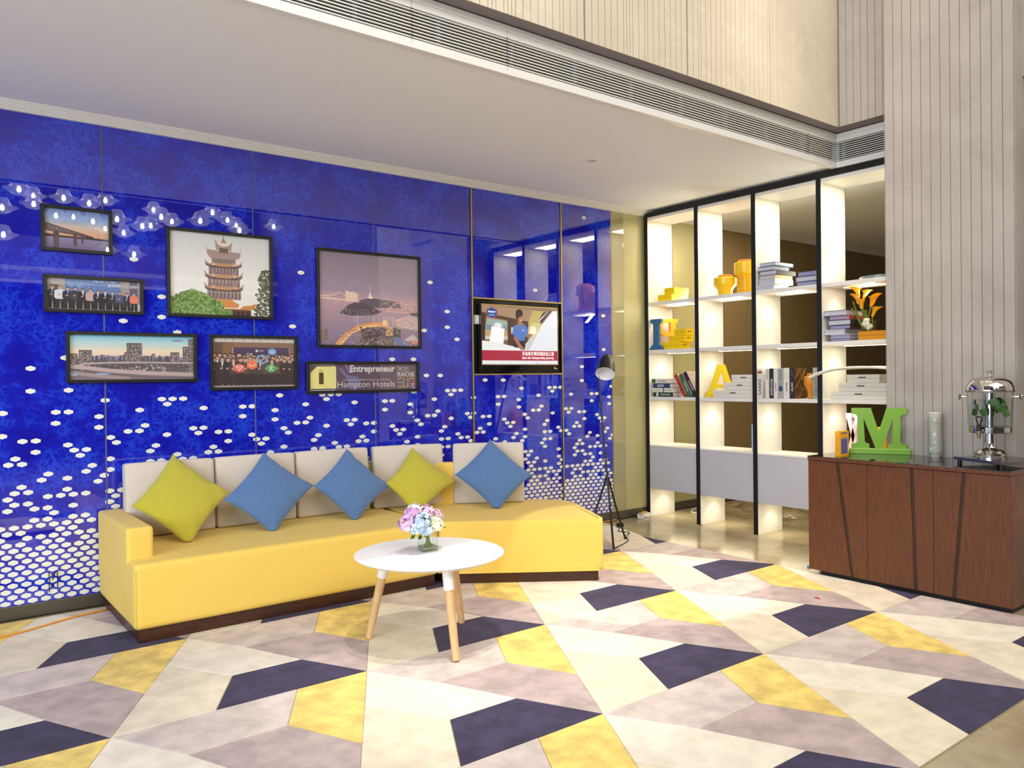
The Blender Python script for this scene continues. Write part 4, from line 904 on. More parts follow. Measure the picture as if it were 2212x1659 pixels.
sheet('screen', tx0+.004, tx1-.006, -.0385, 1.469, tz1-.006, print_mat('screen_glow', img_tv(), 0.95), t)
M['screenwhite'] = mat('screen_white', (250, 250, 250), .5, emit=(255, 250, 252), estr=.9)
sx = lambda u: tx0+.004+(tx1-tx0-.010)*u
sz = lambda v: (tz1-.006)-(tz1-.006-1.469)*v
text('\u5f00\u542f\u5e0c\u5c14\u987f\u6b22\u670b\u4f53\u9a8c\u4e4b\u65c5', (sx(.73), -.0392, sz(.815)), (tx1-tx0)*.43, .036, FACE_Y, M['screenwhite'], t)
text('Start the Hamptonality Journey', (sx(.73), -.0392, sz(.893)), (tx1-tx0)*.43, .028, FACE_Y, M['screenwhite'], t)
text('Hampton', (sx(.125), -.0392, sz(.112)), (tx1-tx0)*.092, .020, FACE_Y, M['screenwhite'], t, shear=.25, bold=.01)
text('by Hilton', (sx(.125), -.0392, sz(.165)), (tx1-tx0)*.065, .009, FACE_Y, M['screenwhite'], t)
fin('maker_badge', B(4.17, 4.19, -.0375, -.036, 1.433, 1.439), M['steel'], t); fin('energy_sticker', B(4.555, 4.572, -.0375, -.036, 1.428, 1.444), M['orange'], t); fin('energy_sticker', B(4.572, 4.594, -.0375, -.036, 1.426, 1.431), M['paper'], t)
t = thing('wall_socket_box', 'small grey socket box behind the left edge of the television', 'box', (3.745, -.0, 1.82))
bm = bmesh.new(); box(bm, 3.726, 3.766, -.018, .012, 1.80, 1.875, bev=.003); fin('socket_body', bm, M['greylam'], t); fin('socket_rib', B(3.735, 3.757, -.0195, -.018, 1.815, 1.86), M['slat'], t)
tag(fin('sticker', B(4.945, 4.990, -.0014, -.0007, 2.803, 2.830), M['sticker']), 'small pale sticker near the top of the last blue glass panel', 'sticker')
for nm, pts in (('straight', [(.6575, -.004, .245), (.658, -.010, .20), (.657, -.006, .126)]), ('hooked', [(.676, -.004, .196), (.686, -.010, .232), (.697, -.012, .244), (.7005, -.012, .225), (.7005, -.008, .17), (.7005, -.006, .146)])):
    tag(fin('loose_wire', T(curve_pts(pts, 18), .0026, 5), M['black'], smooth=True), '%s black wire end sticking out of the blue glass left of the sofa' % nm, 'wire', 'wire ends in the glass')

# ------------------------------------------------------------------ bookcase
FZ = -0.010                                   # the stone floor lies a pile's height below the rug
BX0, BX1 = 5.750, 6.110
UP = [-0.0435, -0.657, -1.270, -1.876, -2.486]
UW = 0.0185
t = thing('bookcase', 'tall open white bookcase with black edges and lit shelves', 'bookcase', (5.93, -1.26, FZ))
for y in UP:
    o = fin('upright', B(BX0, BX1-.004, y-UW, y+UW, FZ, 2.895), M['white'], t)
    fin('black_edge', B(BX0-.008, BX0, y-UW-.001, y+UW+.001, FZ, 2.897), M['black'], o)
    fin('black_edge', B(BX1-.004, BX1, y-UW-.001, y+UW+.001, FZ, 2.897), M['black'], o)
fin('top_rail', B(BX0-.008, BX1, UP[-1]-UW, UP[0]+UW, 2.897, 2.937), M['black'], t)
pucks = []
for k in range(4):
    y1, y0 = UP[k]-UW, UP[k+1]+UW
    fin('top_panel', B(BX0+.002, BX1-.006, y0, y1, 2.868, 2.896), M['white'], t)
    pucks.append((5.94, y1-.13, 2.862, 5.5))
    area('shelf_up_light', (6.05, (y0+y1)/2, 2.10), (5.2, (y0+y1)/2, 3.0), .05, .45, 4.2, (1.0, 0.92, 0.72))
    for z in (2.070, 1.608, 1.155):
        s = fin('shelf', B(BX0+.006, BX1-.006, y0, y1, z-.032, z, bev=.0015), M['white'], t)
        fin('led_strip', B(5.985, 5.997, y0+.02, y1-.10, z-.035, z-.0325), M['led'], s)
        pucks.append((5.93, y1-.11, z-.037, 1.9))
    fin('led_strip', B(6.070, 6.080, y0+.02, y1-.02, 2.0705, 2.0745), M['led'], s)
    s = fin('cabinet_box', B(BX0+.020, BX1-.006, y0, y1, 0.266, 0.688), M['white'], t)
    fin('drawer_front', B(BX0+.003, BX0+.019, y0+.002, y1-.002, 0.262, 0.672, bev=.001), M['greylam'], s)  # grey tone carries the shade of fronts turned from the light
    fin('cabinet_top', B(BX0+.003, BX0+.019, y0+.002, y1-.002, 0.674, 0.688), M['white'], s)
    pucks.append((5.93, y1-.12, .258, 1.7))
for i, (x, y, z, p) in enumerate(pucks):
    spot('shelf_puck_light', (x, y, z), (x+.01, y+.045, z-1), p*1.9, 118, 0.75, (1.0, 0.88, 0.62), 0.012)
    area('shelf_strip_light', (5.93, y-.17, z-.004), (5.93, y-.17, 0), .20, .38, p*.55, (1.0, 0.90, 0.66))
    if z < 2.8: fin('puck_light', L([(.0005, 0), (.022, 0), (.022, .003), (.0005, .003)], (x, y, z+.0015), 14), M['led'], t)

# --- things on the shelves -------------------------------------------------
def cardbox(name, x0, x1, y0, y1, z0, z1, m, line, slot, label, group, face='x', slotc=None):
    r = thing(name, label, 'box', ((x0+x1)/2, (y0+y1)/2, z0), group); zm = z0+(z1-z0)*.52
    fin('tray', B(x0, x1, y0, y1, z0, zm-.0008, bev=.001), m, r)
    fin('lid', B(x0-.001, x1+.001, y0-.001, y1+.001, zm+.0008, z1, bev=.0015), m, r)
    fin('lid_gap', B(x0+.002, x1-.002, y0+.002, y1-.002, zm-.001, zm+.001), line, r)
    c = slotc if slotc is not None else ((y0+y1)/2 if face == 'x' else (x0+x1)/2)
    if face == 'x': fin('label_holder', B(x0-.003, x0, c-.030, c+.030, zm+.004, zm+.012), slot, r)
    else: fin('label_holder', B(c-.022, c+.022, y0-.003, y0, zm+.004, zm+.009), slot, r)
    return r
YB, WB = 'stacked yellow card boxes', 'stacked cream card boxes'
a = (M['yellowbox'], M['slotbox'], M['slot'])
cardbox('card_box', 5.82, 6.06, -.297, -.125, 2.071, 2.139, *a, 'yellow card box at the bottom of the pair on the top shelf', YB, 'y')
cardbox('card_box', 5.84, 6.05, -.310, -.190, 2.140, 2.202, *a, 'yellow card box on top of the pair on the top shelf', YB, 'y')
cardbox('card_box', 5.80, 5.95, -.403, -.167, 1.609, 1.676, *a, 'lowest yellow card box of the stepped three beside the orange letter', YB, 'y')
cardbox('card_box', 5.82, 5.95, -.448, -.255, 1.677, 1.736, *a, 'middle yellow card box of the stepped three beside the orange letter', YB, 'y')
cardbox('card_box', 5.83, 5.95, -.452, -.318, 1.737, 1.797, *a, 'topmost yellow card box of the stepped three beside the orange letter', YB, 'y')
a = (M['whitebox'], M['slotboxw'], M['slot'])
for k, (z0, z1, y1, y0, sc) in enumerate(((1.156, 1.223, -0.826, -1.240, -1.037), (1.224, 1.289, -0.937, -1.240, -1.110), (1.290, 1.357, -1.026, -1.240, -1.150))):
    cardbox('card_box', 5.757, 5.86, y0, y1, z0, z1, *a, ('wide cream card box at the bottom of the steps by the yellow letter', 'middle cream card box of the steps by the yellow letter', 'topmost cream card box of the steps by the yellow letter')[k], WB, 'x', sc)
for k, (z0, z1, y1, y0, sc) in enumerate(((1.156, 1.217, -1.934, -2.45, -2.165), (1.218, 1.282, -2.004, -2.40, -2.183), (1.283, 1.347, -2.071, -2.329, -2.195))):
    cardbox('card_box', 5.80, 6.02, y0, y1, z0, z1, *a, ('widest cream card box under the curved white platter', 'middle cream card box under the curved white platter', 'smallest cream card box directly beneath the curved white platter')[k], WB, 'x', sc)
a = (M['orangebox'], M['slotbox'], M['slot'])
cardbox('card_box', 5.82, 6.05, -2.43, -2.156, 1.609, 1.677, *a, 'amber card box under the glass of yellow calla lilies', 'amber card boxes', 'y')

def book(x0, x1, y0, y1, z0, z1, spine, flat, cov, label, group, th=.0028, pages=None, rot=None):
    """a bound book: two boards and a spine round a block of pages. flat: lies on its board; spine: '-x' '+x' '-y' '+y'"""
    r = thing('book', label, 'book', ((x0+x1)/2, (y0+y1)/2, z0), group); bm = bmesh.new()
    i = dict(x0=.004, x1=.004, y0=.004, y1=.004, z0=.004, z1=.004)
    if flat:
        box(bm, x0, x1, y0, y1, z0, z0+th); box(bm, x0, x1, y0, y1, z1-th, z1); i['z0'] = i['z1'] = th
        if spine == '-x': box(bm, x0, x0+th, y0, y1, z0+th, z1-th); i['x0'] = th
        if spine == '+x': box(bm, x1-th, x1, y0, y1, z0+th, z1-th); i['x1'] = th
        if spine == '-y': box(bm, x0, x1, y0, y0+th, z0+th, z1-th); i['y0'] = th
        if spine == '+y': box(bm, x0, x1, y1-th, y1, z0+th, z1-th); i['y1'] = th
    else:
        if spine in ('-x', '+x'):
            box(bm, x0, x1, y0, y0+th, z0, z1); box(bm, x0, x1, y1-th, y1, z0, z1); i['y0'] = i['y1'] = th
            if spine == '-x': box(bm, x0, x0+th, y0+th, y1-th, z0, z1); i['x0'] = th
            else: box(bm, x1-th, x1, y0+th, y1-th, z0, z1); i['x1'] = th
        else:
            box(bm, x0, x0+th, y0, y1, z0, z1); box(bm, x1-th, x1, y0, y1, z0, z1); i['x0'] = i['x1'] = th
            box(bm, x0+th, x1-th, y0, y0+th, z0, z1); i['y0'] = th
    c = fin('cover', bm, cov, r); p = fin('pages', B(x0+i['x0'], x1-i['x1'], y0+i['y0'], y1-i['y1'], z0+i['z0'], z1-i['z1']), pages or M['pages'], r)
    if rot:
        for o in (c, p): o.rotation_euler = (0, 0, 0)
    return r
def bm_(n, c, **k):
    M['book_'+n] = mat('book_'+n, c, .55, **k); return M['book_'+n]
shadegrey = bm_('shadedgrey', (196, 196, 208), bmp=.1, bscale=800); teal = bm_('teal', (60, 120, 140)); slate = bm_('slate', (70, 76, 96)); darkb = bm_('dark', (44, 40, 46)); whiteb = bm_('white', (232, 228, 216)); tan = bm_('tan', (196, 168, 110)); dgreen = bm_('dgreen', (36, 66, 48)); navy = bm_('navy', (44, 70, 120)); brick = bm_('brick', (172, 64, 42)); maroon = bm_('maroon', (58, 34, 38)); shadelilac = bm_('shadedlilac', (150, 150, 186), bmp=.1, bscale=800); green_ = bm_('green', (60, 110, 80)); greyb = bm_('grey', (172, 172, 168)); goldb = bm_('gold', (96, 62, 22)); orangeb = bm_('orangebook', (244, 176, 30)); violet = bm_('violet', (96, 92, 150))  # grey and lilac page tones have the fore-edge shade in their colour
G3 = 'grey paged books stacked in the third bay'
z = [2.071, 2.114, 2.159, 2.192, 2.230, 2.267, 2.298]
sp = [(-1.252, -1.413, 6.03, '+x', whiteb), (-1.264, -1.423, 6.08, '-y', whiteb), (-1.271, -1.423, 6.07, '-y', tan), (-1.274, -1.443, 6.09, '-y', darkb), (-1.254, -1.412, 6.05, '+x', slate), (-1.275, -1.430, 6.08, '+x', teal)]
nm = ('bottom book of the tall grey stack on the top shelf, pale cover', 'second book up in the tall grey stack, cream spine', 'third book up in the tall grey stack, tan and green spine', 'fourth book up in the tall grey stack, black and white spine', 'fifth book up in the tall grey stack, slate cover', 'topmost book of the tall grey stack, teal cover')
for k in range(6): bk = book(5.768, sp[k][2]-.05, sp[k][1]-.040, sp[k][0]-.040, z[k], z[k+1]-.001, sp[k][3], True, sp[k][4], nm[k], G3, pages=shadegrey)
bm = bmesh.new()
for q, x in enumerate((5.84, 5.87, 5.93, 5.99, 6.04)): box(bm, x, x+.022, -1.4436, -1.443, z[3]+.006, z[4]-.008)
z = [2.071, 2.110, 2.153, 2.192]
for k, (a, b, c) in enumerate(((-1.630, -1.80, navy), (-1.619, -1.795, navy), (-1.640, -1.80, slate))): book(5.822, 6.04, b, a, z[k], z[k+1]-.001, '+x', True, c, ('bottom', 'middle', 'top')[k]+' book of the short bluish stack beside the fourth black upright', 'bluish books by the fourth upright', pages=(shadelilac, shadegrey, shadelilac)[k])
z = [1.609, 1.634, 1.663, 1.703, 1.734, 1.776, 1.808, 1.851]
sp = [(-1.925, -2.082), (-1.922, -2.082), (-1.869, -2.041), (-1.919, -2.086), (-1.906, -2.089), (-1.913, -2.080), (-1.867, -2.055)]
nm = ('lowest book of the seven grey books left of the calla lilies', 'second book from below left of the calla lilies', 'third book from below left of the calla lilies, jutting out to the left', 'fourth book from below left of the calla lilies, dark end', 'fifth book from below left of the calla lilies, dark lettered end', 'sixth book from below left of the calla lilies, reddish end', 'topmost book left of the calla lilies, jutting out with cream end')
for k, (a, b) in enumerate(sp): book(5.776, 6.03, b-.030, a-.028, z[k], z[k+1]-.001, '-y' if k in (3, 4, 5) else '+x', True, (slate, whiteb, whiteb, maroon, darkb, brick, slate)[k], nm[k], 'grey books left of the lilies', pages=(shadelilac, shadelilac, shadegrey, shadelilac, shadegrey, shadelilac, shadegrey)[k])
# lying stack and leaning books, third shelf, first bay
b = book(5.768, 5.90, -0.346, -0.098, 1.156, 1.197, '-x', True, dgreen, "dark green lying book with white title, bottom of the pile", 'lying books in the first bay'); text("PEOPLE'S LAWYER", (5.767, -0.253, 1.177), .12, .014, FACE_X, M['inkwhite'], b, bold=.02); fin('spine_patch', B(5.7672, 5.7685, -0.163, -0.140, 1.160, 1.193), M['inkwhite'], b)
b = book(5.768, 5.90, -0.216, -0.088, 1.198, 1.239, '-x', True, whiteb, 'short white lying book at the left of the second layer', 'lying books in the first bay'); text('CONSTITUTION', (5.767, -0.153, 1.219), .09, .007, FACE_X, M['ink'], b)
b = book(5.768, 5.90, -0.350, -0.238, 1.198, 1.239, '-x', True, whiteb, 'short white lying book at the right of the second layer', 'lying books in the first bay'); text('POWERFUL', (5.767, -0.290, 1.219), .08, .009, FACE_X, M['ink'], b)
b = book(5.768, 5.90, -0.310, -0.100, 1.240, 1.284, '-x', True, navy, 'navy lying book in the third layer of the pile', 'lying books in the first bay'); fin('spine_patch', B(5.7672, 5.7685, -0.233, -0.153, 1.25, 1.274), shadegrey, b); text('STANDARDS', (5.7665, -0.193, 1.262), .07, .010, FACE_X, M['ink'], b)
b = book(5.768, 5.90, -0.298, -0.080, 1.285, 1.328, '-x', True, whiteb, 'white lying book with green end on top of the pile', 'lying books in the first bay'); text('Pamela Shelton', (5.767, -0.213, 1.306), .11, .014, FACE_X, M['ink'], b); fin('spine_patch', B(5.7672, 5.7685, -0.130, -0.082, 1.288, 1.325), green_, b)
def leaning(yb, wth, h, cov, label, lean, depth, title, tm, tw, pic=None):
    r = thing('book', label, 'book', (5.86, yb, 1.156), 'leaning books in the first bay')
    R = Matrix.Translation((5.775, yb, 1.1568+wth*math.sin(math.radians(-lean)))) @ Matrix.Rotation(math.radians(lean), 4, 'X')   # top tips towards +Y
    def add(n, b0, m):
        bm = bmesh.new(); box(bm, *b0); bm.transform(R); return fin(n, bm, m, r)
    bm = bmesh.new(); box(bm, 0, depth, 0, .003, 0, h); box(bm, 0, depth, wth-.003, wth, 0, h); box(bm, 0, .003, .003, wth-.003, 0, h); bm.transform(R); fin('cover', bm, cov, r)
    add('pages', (.003, depth-.004, .003, wth-.003, .004, h-.004), M['pages'])
    if pic: add('cover_picture', (.001, depth, -.0008, .0, .001, h-.001), pic)
    fr = R.to_3x3() @ SPINE_X; c = R @ Vector((-.0009, wth/2, h*.42)); text(title, c, tw, wth*.5, fr, tm, r)
    return r
M['blush'] = mat('blush_cover', (236, 214, 200), .5, var=.12, vscale=22)
leaning(-0.498, .038, .226, brick, 'brick red book leaning left against the lying pile', -28.5, .16, 'Arietta', M['ink'], .09, bm_('salmon', (240, 170, 140)))
leaning(-0.563, .046, .230, green_, 'green and white book leaning in the middle of the slanted three', -28.5, .15, 'Arietta', M['inkwhite'], .10, whiteb)
leaning(-0.626, .042, .252, maroon, 'dark maroon book at the right of the slanted three, pale cover', -29.5, .17, 'seduction', M['inkwhite'], .10, M['blush'])
# standing row in the third bay
ROW = [(-1.307, -1.262, .25, whiteb, 'SABRE', M['ink'], 'cream standing book with orange top, first in the upright row'), (-1.372, -1.338, .25, whiteb, 'bedroom', M['ink'], 'plain white standing book second in the upright row, after the gap'),
       (-1.417, -1.381, .25, darkb, 'BOOKSTAGGER', M['inkwhite'], 'black standing book with white capitals in the upright row'), (-1.457, -1.4185, .25, whiteb, 'CONTEMPORARY', M['red'], 'white standing book with red lettering in the upright row'),
       (-1.507, -1.461, .248, greyb, 'PATTERSON', green_, 'grey standing book with green lettering in the upright row'), (-1.566, -1.511, .252, whiteb, 'curate', M['ink'], 'white standing book with swirl pattern in the upright row'),
       (-1.614, -1.568, .252, darkb, 'ALSO', M['inkwhite'], 'black standing book with bronze cover and gold lines'), (-1.823, -1.778, .25, greyb, 'DOUBLE CROSS', green_, 'grey standing book with green capitals beside the fourth upright')]
for y0, y1, h, cv, ti, tm, lb in ROW:
    y0 -= .030; y1 -= .030
    b = book(5.757, 5.757+.175, y0, y1, 1.156, 1.156+h, '-x', False, cv, lb, 'upright books in the third bay')
    yc = (y0+y1)/2; big = ti in ('BOOKSTAGGER', 'DOUBLE CROSS', 'SABRE')
    text(ti, (5.7562, yc, 1.156+h*(.38 if ti != 'bedroom' else .80)), h*(.55 if big else .3), (y1-y0)*(.55 if big else .36), SPINE_X, tm, b, bold=.01)
    if ti == 'SABRE': fin('spine_patch', B(5.7555, 5.7572, y0+.002, y1-.002, 1.156+.21, 1.156+.228), brick, b)
    if ti == 'PATTERSON': fin('spine_patch', B(5.7555, 5.7572, y0+.006, y1-.008, 1.156+.062, 1.156+.10), navy, b); text('PATTERSON', (5.7562, yc, 1.156+h*.78), h*.32, (y1-y0)*.5, SPINE_X, green_, b)
    if ti == 'curate':
        sw = bmesh.new(); tube(sw, [(5.7564, yc+.022*(1-k/40)*math.cos(k*.42), 1.33+.03*(1-k/40)*math.sin(k*.42)) for k in range(40)], .0007, 4); tube(sw, [(5.7564, yc+.018*(1-k/30)*math.cos(k*.42), 1.19+.025*(1-k/30)*math.sin(k*.42)) for k in range(30)], .0007, 4); fin('swirl', sw, shadegrey, b)
    if ti == 'ALSO':
        fin('front_cover', B(5.759, 5.931, y0-.0008, y0, 1.158, 1.406), goldb, b); ln = bmesh.new()
        for (a, c), (d, e) in (((0, .30), (.9, .95)), ((.1, 1), (.6, .3)), ((0, .65), (.5, 1)), ((.35, 1), (.62, .62)), ((.1, .42), (1, .24)), ((.55, .6), (.95, 1)), ((.62, .62), (1, .5)), ((.3, 0), (.75, .36)), ((0, .15), (.2, 0)), ((.6, 1), (.85, .7))):
            tube(ln, [(5.759+.17*a, y0-.0012, 1.158+.247*c), (5.759+.17*d, y0-.0012, 1.158+.247*e)], .0011, 5)
        tube(ln, [(5.7558, y1-.004, 1.40), (5.7558, y0+.006, 1.33)], .0009, 5); tube(ln, [(5.7558, y1-.002, 1.345), (5.7558, y0+.004, 1.362)], .0009, 5); tube(ln, [(5.7558, y1-.002, 1.185), (5.7558, y0+.006, 1.23)], .0009, 5)
        fin('gold_lines', ln, M['gold'], b)
b = book(5.80, 5.99, -1.222, -1.196, 0.689, 0.925, '-x', False, bm_('paleblue', (196, 214, 232)), 'thin pale blue book standing on the cabinet beside the third upright', 'books on the cabinets')
# ceramics
def jar(name, prof, lid, c, label, m=None, ml=None, grp='yellow ceramic jars'):
    r = thing(name, label, 'jar', c, grp); fin('jar_body', L(prof, c, 40), m or M['jar'], r, smooth=38); 
    if lid: fin('jar_lid', L(lid, c, 32), ml or M['jarlid'], r, smooth=40)
    return r
jar('lidded_jar', [(.0005, 0), (.060, 0), (.064, .010), (.064, .048), (.070, .056), (.100, .096), (.102, .104), (.101, .158), (.096, .164), (.0005, .164)], [(.0005, .165), (.063, .165), (.065, .170), (.064, .186), (.060, .189), (.0005, .189)], (5.90, -.858, 2.071), 'short bulbous yellow ceramic jar with amber lid')
rib = [(.0005, 0), (.070, 0)]
for k in range(11): rib += [(.078, .004+k*.0145), (.078, .009+k*.0145), (.070, .0125+k*.0145), (.070, .0145+k*.0145+.001)]
jar('lidded_jar', rib+[(.080, .172), (.100, .180), (.102, .186), (.102, .276), (.098, .281), (.0005, .281)], [(.0005, .282), (.070, .282), (.072, .286), (.071, .302), (.066, .305), (.0005, .305)], (5.95, -1.045, 2.071), 'tall yellow ceramic jar with ribbed lower half and amber lid')
jar('lidded_jar', rib+[(.080, .172), (.092, .180), (.094, .19), (.094, .25), (.0005, .252)], [(.0005, .253), (.062, .253), (.063, .27), (.0005, .272)], (5.97, -2.325, .689), 'tall ribbed yellow jar standing behind the green letter')
jar('faceted_vase', [(.0005, 0), (.022, 0), (.024, .006), (.024, .055), (.052, .115), (.054, .12), (.054, .176), (.050, .18), (.028, .182), (.028, .205), (.0005, .207)], None, (5.86, -1.724, 1.156), 'small orange angular vase between the black book and the grey book', M['jarsalmon'], None, 'orange ceramics')
t = thing('plate', 'pale blue glass dish lying on the top shelf of the last bay', 'plate', (5.935, -2.292, 2.071)); fin('dish', L([(.0005, 0), (.08, .001), (.14, .012), (.166, .019), (.164, .023), (.136, .016), (.08, .006), (.0005, .005)], (5.935, -2.292, 2.071), 40), M['milk'], t, smooth=40); fin('foot', L([(.0005, -.0), (.05, -.0), (.05, .003), (.0005, .003)], (5.935, -2.292, 2.0705), 24), M['milk'], t)
# rough curved platter on the cream boxes
bm = bmesh.new(); rg = random.Random(4); n = 44; rows = []
for i in range(n+1):
    u = i/n; y = -1.800-.645*u; xc = 5.712+.118*min(1, max(0, (u-.17)/.35)); sag = .045*(1-((u-.62)/.62)**2); hw_ = .022+.085*min(1, max(0, (u-.20)/.3))
    e = .010*rg.random() if i < 4 else .0
    row = []
    for k, (a, zz) in enumerate(((-1, .010), (-.6, .002), (0, 0), (.6, .002), (1, .010), (.95, .022), (.5, .018), (0, .017), (-.5, .018), (-.95, .022))):
        row.append(bm.verts.new((xc+a*hw_+rg.uniform(-.003, .003)*(i < 8), y+rg.uniform(-.012, .004)*(i < 3)-e, 1.345+sag-.030*(0 if u > .3 else 1)*(.3-u)/.3+zz+rg.uniform(-.002, .002)*(i < 10))))
    rows.append(row)
for i in range(n):
    for k in range(10): bm.faces.new((rows[i][k], rows[i][(k+1) % 10], rows[i+1][(k+1) % 10], rows[i+1][k]))
bm.faces.new(rows[0][::-1]); bm.faces.new(rows[-1])
for v in bm.verts: v.co.z = max(v.co.z, 1.3475 if -2.331 < v.co.y < -2.069 else 1.2)
M['plaster_rough'] = mat('rough_white_plaster', (240, 240, 230), .7, bmp=.6, bscale=90, var=.05)
tag(fin('curved_platter', bm, M['plaster_rough'], smooth=40), 'long curved white platter with ragged end lying on the cream boxes', 'platter')
# calla lilies in a glass
VCx = Vector((5.885, -2.205, 1.6775))
t = thing('calla_vase', 'glass vase of yellow calla lilies standing on the amber box', 'vase', VCx)
fin('glass_body', L([(.0005, 0), (.056, 0), (.058, .004), (.058, .082), (.055, .082), (.055, .006), (.0005, .005)], VCx, 32), M['vaseglass'], t, smooth=40)
fin('water', L([(.0005, .006), (.0545, .006), (.0545, .05), (.0005, .05)], VCx, 24), M['water'], t)
def calla(base, tip, r, m, open_dir, seed):
    base, tip = Vector(base), Vector(tip); ax = (tip-base); h = ax.length; ax.normalize(); od = Vector(open_dir); od = (od-ax*od.dot(ax)).normalized(); sd = ax.cross(od); bm = bmesh.new(); n = 24; rows = []
    for j in range(11):
        v = j/10; rad = .010+.004*v+(r-.012)*v**2.6; row = []
        for i in range(n):
            a = 2*PI*i/n; lipk = max(0, v-.62)/.38; out = math.cos(a)
            z_ = v*h*(1+.10*lipk*out)-lipk*lipk*h*.10*(1-out); rr = rad*(1+.55*lipk*max(0, out)**3)
            p = base+ax*z_+od*(rr*math.cos(a))+sd*(rr*math.sin(a)*.9)
            row.append(bm.verts.new(p))
        rows.append(row)
    for j in range(10):
        for i in range(n): bm.faces.new((rows[j][i], rows[j][(i+1) % n], rows[j+1][(i+1) % n], rows[j+1][i]))
    o = fin('calla_bloom', bm, m, t, smooth=True)
    fin('spadix', T([base+ax*h*.25, base+ax*h*.75], .004, 6), M['jarlid'], o)
    return base
for k, (bs, tp, r, od) in enumerate((((5.885, -2.128, 1.945), (5.88, -2.112, 2.03), .034, (-.4, .7, 0)), ((5.90, -2.155, 1.925), (5.90, -2.185, 2.005), .030, (-.2, -1, .3)), ((5.86, -2.138, 1.895), (5.86, -2.118, 1.975), .028, (-.4, .8, 0)), ((5.87, -2.158, 1.855), (5.87, -2.152, 1.930), .027, (-.5, .3, 0)),
                                     ((5.885, -2.222, 1.868), (5.88, -2.245, 1.955), .032, (-.2, -1, .2)), ((5.89, -2.232, 1.878), (5.895, -2.262, 1.968), .026, (0, -1, .3)), ((5.88, -2.236, 1.79), (5.875, -2.272, 1.87), .030, (-.1, -1, .25)))):
    calla(bs, tp, r, M['calla'], od, k)
    fin('calla_stem', T(curve_pts([VCx+Vector((.012*math.cos(k), .03*math.sin(k*1.7), .012)), VCx+Vector((.0, .02*math.sin(k*1.7)+(Vector(bs).y-VCx.y)*.5, .11)), Vector(bs)], 12), .0052, 7), M['stem'], t, smooth=True)
for k, (y, z_) in enumerate(((-2.079, 1.862), (-2.092, 1.915), (-2.178, 1.842), (-2.196, 1.842), (-2.19, 1.80))):
    fin('cut_stem', T(curve_pts([VCx+Vector((-.02, .035-.016*k, .012)), VCx+Vector((-.02, (y-VCx.y)*.55, .09)), Vector((5.865, y, z_))], 10), .0072, 7, .006), M['stem'], t, smooth=True)
for k, (c, r) in enumerate((((5.85, -2.200, 1.735), .034), ((5.86, -2.22, 1.712), .03), ((5.845, -2.208, 1.76), .026))):
    bm = bmesh.new(); bmesh.ops.create_icosphere(bm, subdivisions=2, radius=1.0)
    for v in bm.verts: q = v.co; w = 1+.16*math.sin(5*q.x+3*q.z+k)*math.cos(4*q.y); v.co = Vector(c)+Vector((q.x*r*.7, q.y*r, q.z*r*.8))*w
    fin('white_bloom', bm, M['callawhite'], t, smooth=True)
# letters --------------------------------------------------------------
def letter(name, outs, x, thick, yc, z0, w, h, m, label, holes=(), base=None, frame=None, bev=.003):
    """outline(s) in unit square (u to the viewer's right, v up) cut from a board facing -X"""
    F = frame or (lambda u, v, d: Vector((x+d, yc-w*(u-.5), z0+h*v)))
    t = thing(name, label, 'letter', F(.5, 0, thick/2)); bm = bmesh.new()
    for o in outs:
        p = [F(u, v, 0) for u, v in o]; q = F(.5, .5, thick)-F(.5, .5, 0); prism(bm, p, q)
    bmesh.ops.recalc_face_normals(bm, faces=bm.faces)
    o = fin('letter_body', bm, m, t)
    if base: fin('letter_base', P([F(u, v, d) for u, v, d in base[0]], base[1]), m, t)
    return t
def arc(cx, cy, rx, ry, a0, a1, n=14): return [(cx+rx*math.cos(math.radians(a0+(a1-a0)*k/n)), cy+ry*math.sin(math.radians(a0+(a1-a0)*k/n))) for k in range(n+1)]
I_ = [(0, 0), (1, 0), (1, .12), (.82, .15), (.75, .22), (.75, .80), (.82, .86), (1, .89), (1, 1), (0, 1), (0, .89), (.18, .86), (.25, .80), (.25, .22), (.18, .15), (0, .12)]
letter('letter_block', [I_], 5.768, .030, -.138, 1.609, .132, .297, M['blueletter'], 'blue wooden letter I standing at the left end of the second shelf', base=([(-.05, 0, -.008), (1.1, 0, -.008), (1.1, 0, .04), (-.05, 0, .04)], (0, 0, .018)))
# mirrored P: stem on the right, bowl on the left
P1 = [(.50, 0), (1, 0), (1, .10), (.88, .12), (.88, .86), (1, .88), (1, 1), (.62, 1), (.62, .12), (.50, .10)]
bo = [(.62, 1)]+[(u, v) for u, v in arc(.36, .71, .36, .29, 90, 270)]+[(.62, .42), (.62, .54)]+[(u, v) for u, v in arc(.40, .71, .20, .17, 270, 90)]+[(.62, .88)]
LP, RP = Vector((5.835, -.111, 1.627)), Vector((6.045, -.183, 1.627)); dP = RP-LP; nP = Vector((-dP.y, dP.x, 0)).normalized()
letter('letter_block', [P1, bo], 5.885, .040, -.198, 1.627, .262, .285, M['orange'], 'orange wooden letter P turned back to front, behind the yellow boxes', base=([(.02, -.062, -.004), (1.1, -.062, -.004), (1.1, -.062, .044), (.02, -.062, .044)], (0, 0, .017)), frame=lambda u, v, d: LP+dP*u+Vector((0, 0, .287*v))+nP*d)
A1 = [(.38, 1), (.62, 1), (.30, .12), (.38, .12), (.38, 0), (0, 0), (0, .12), (.09, .12)]
A2 = [(.62, 1), (.91, .12), (1, .12), (1, 0), (.62, 0), (.62, .12), (.70, .12), (.445, .82), (.50, 1)]
A3 = [(.26, .27), (.74, .27), (.69, .40), (.31, .40)]
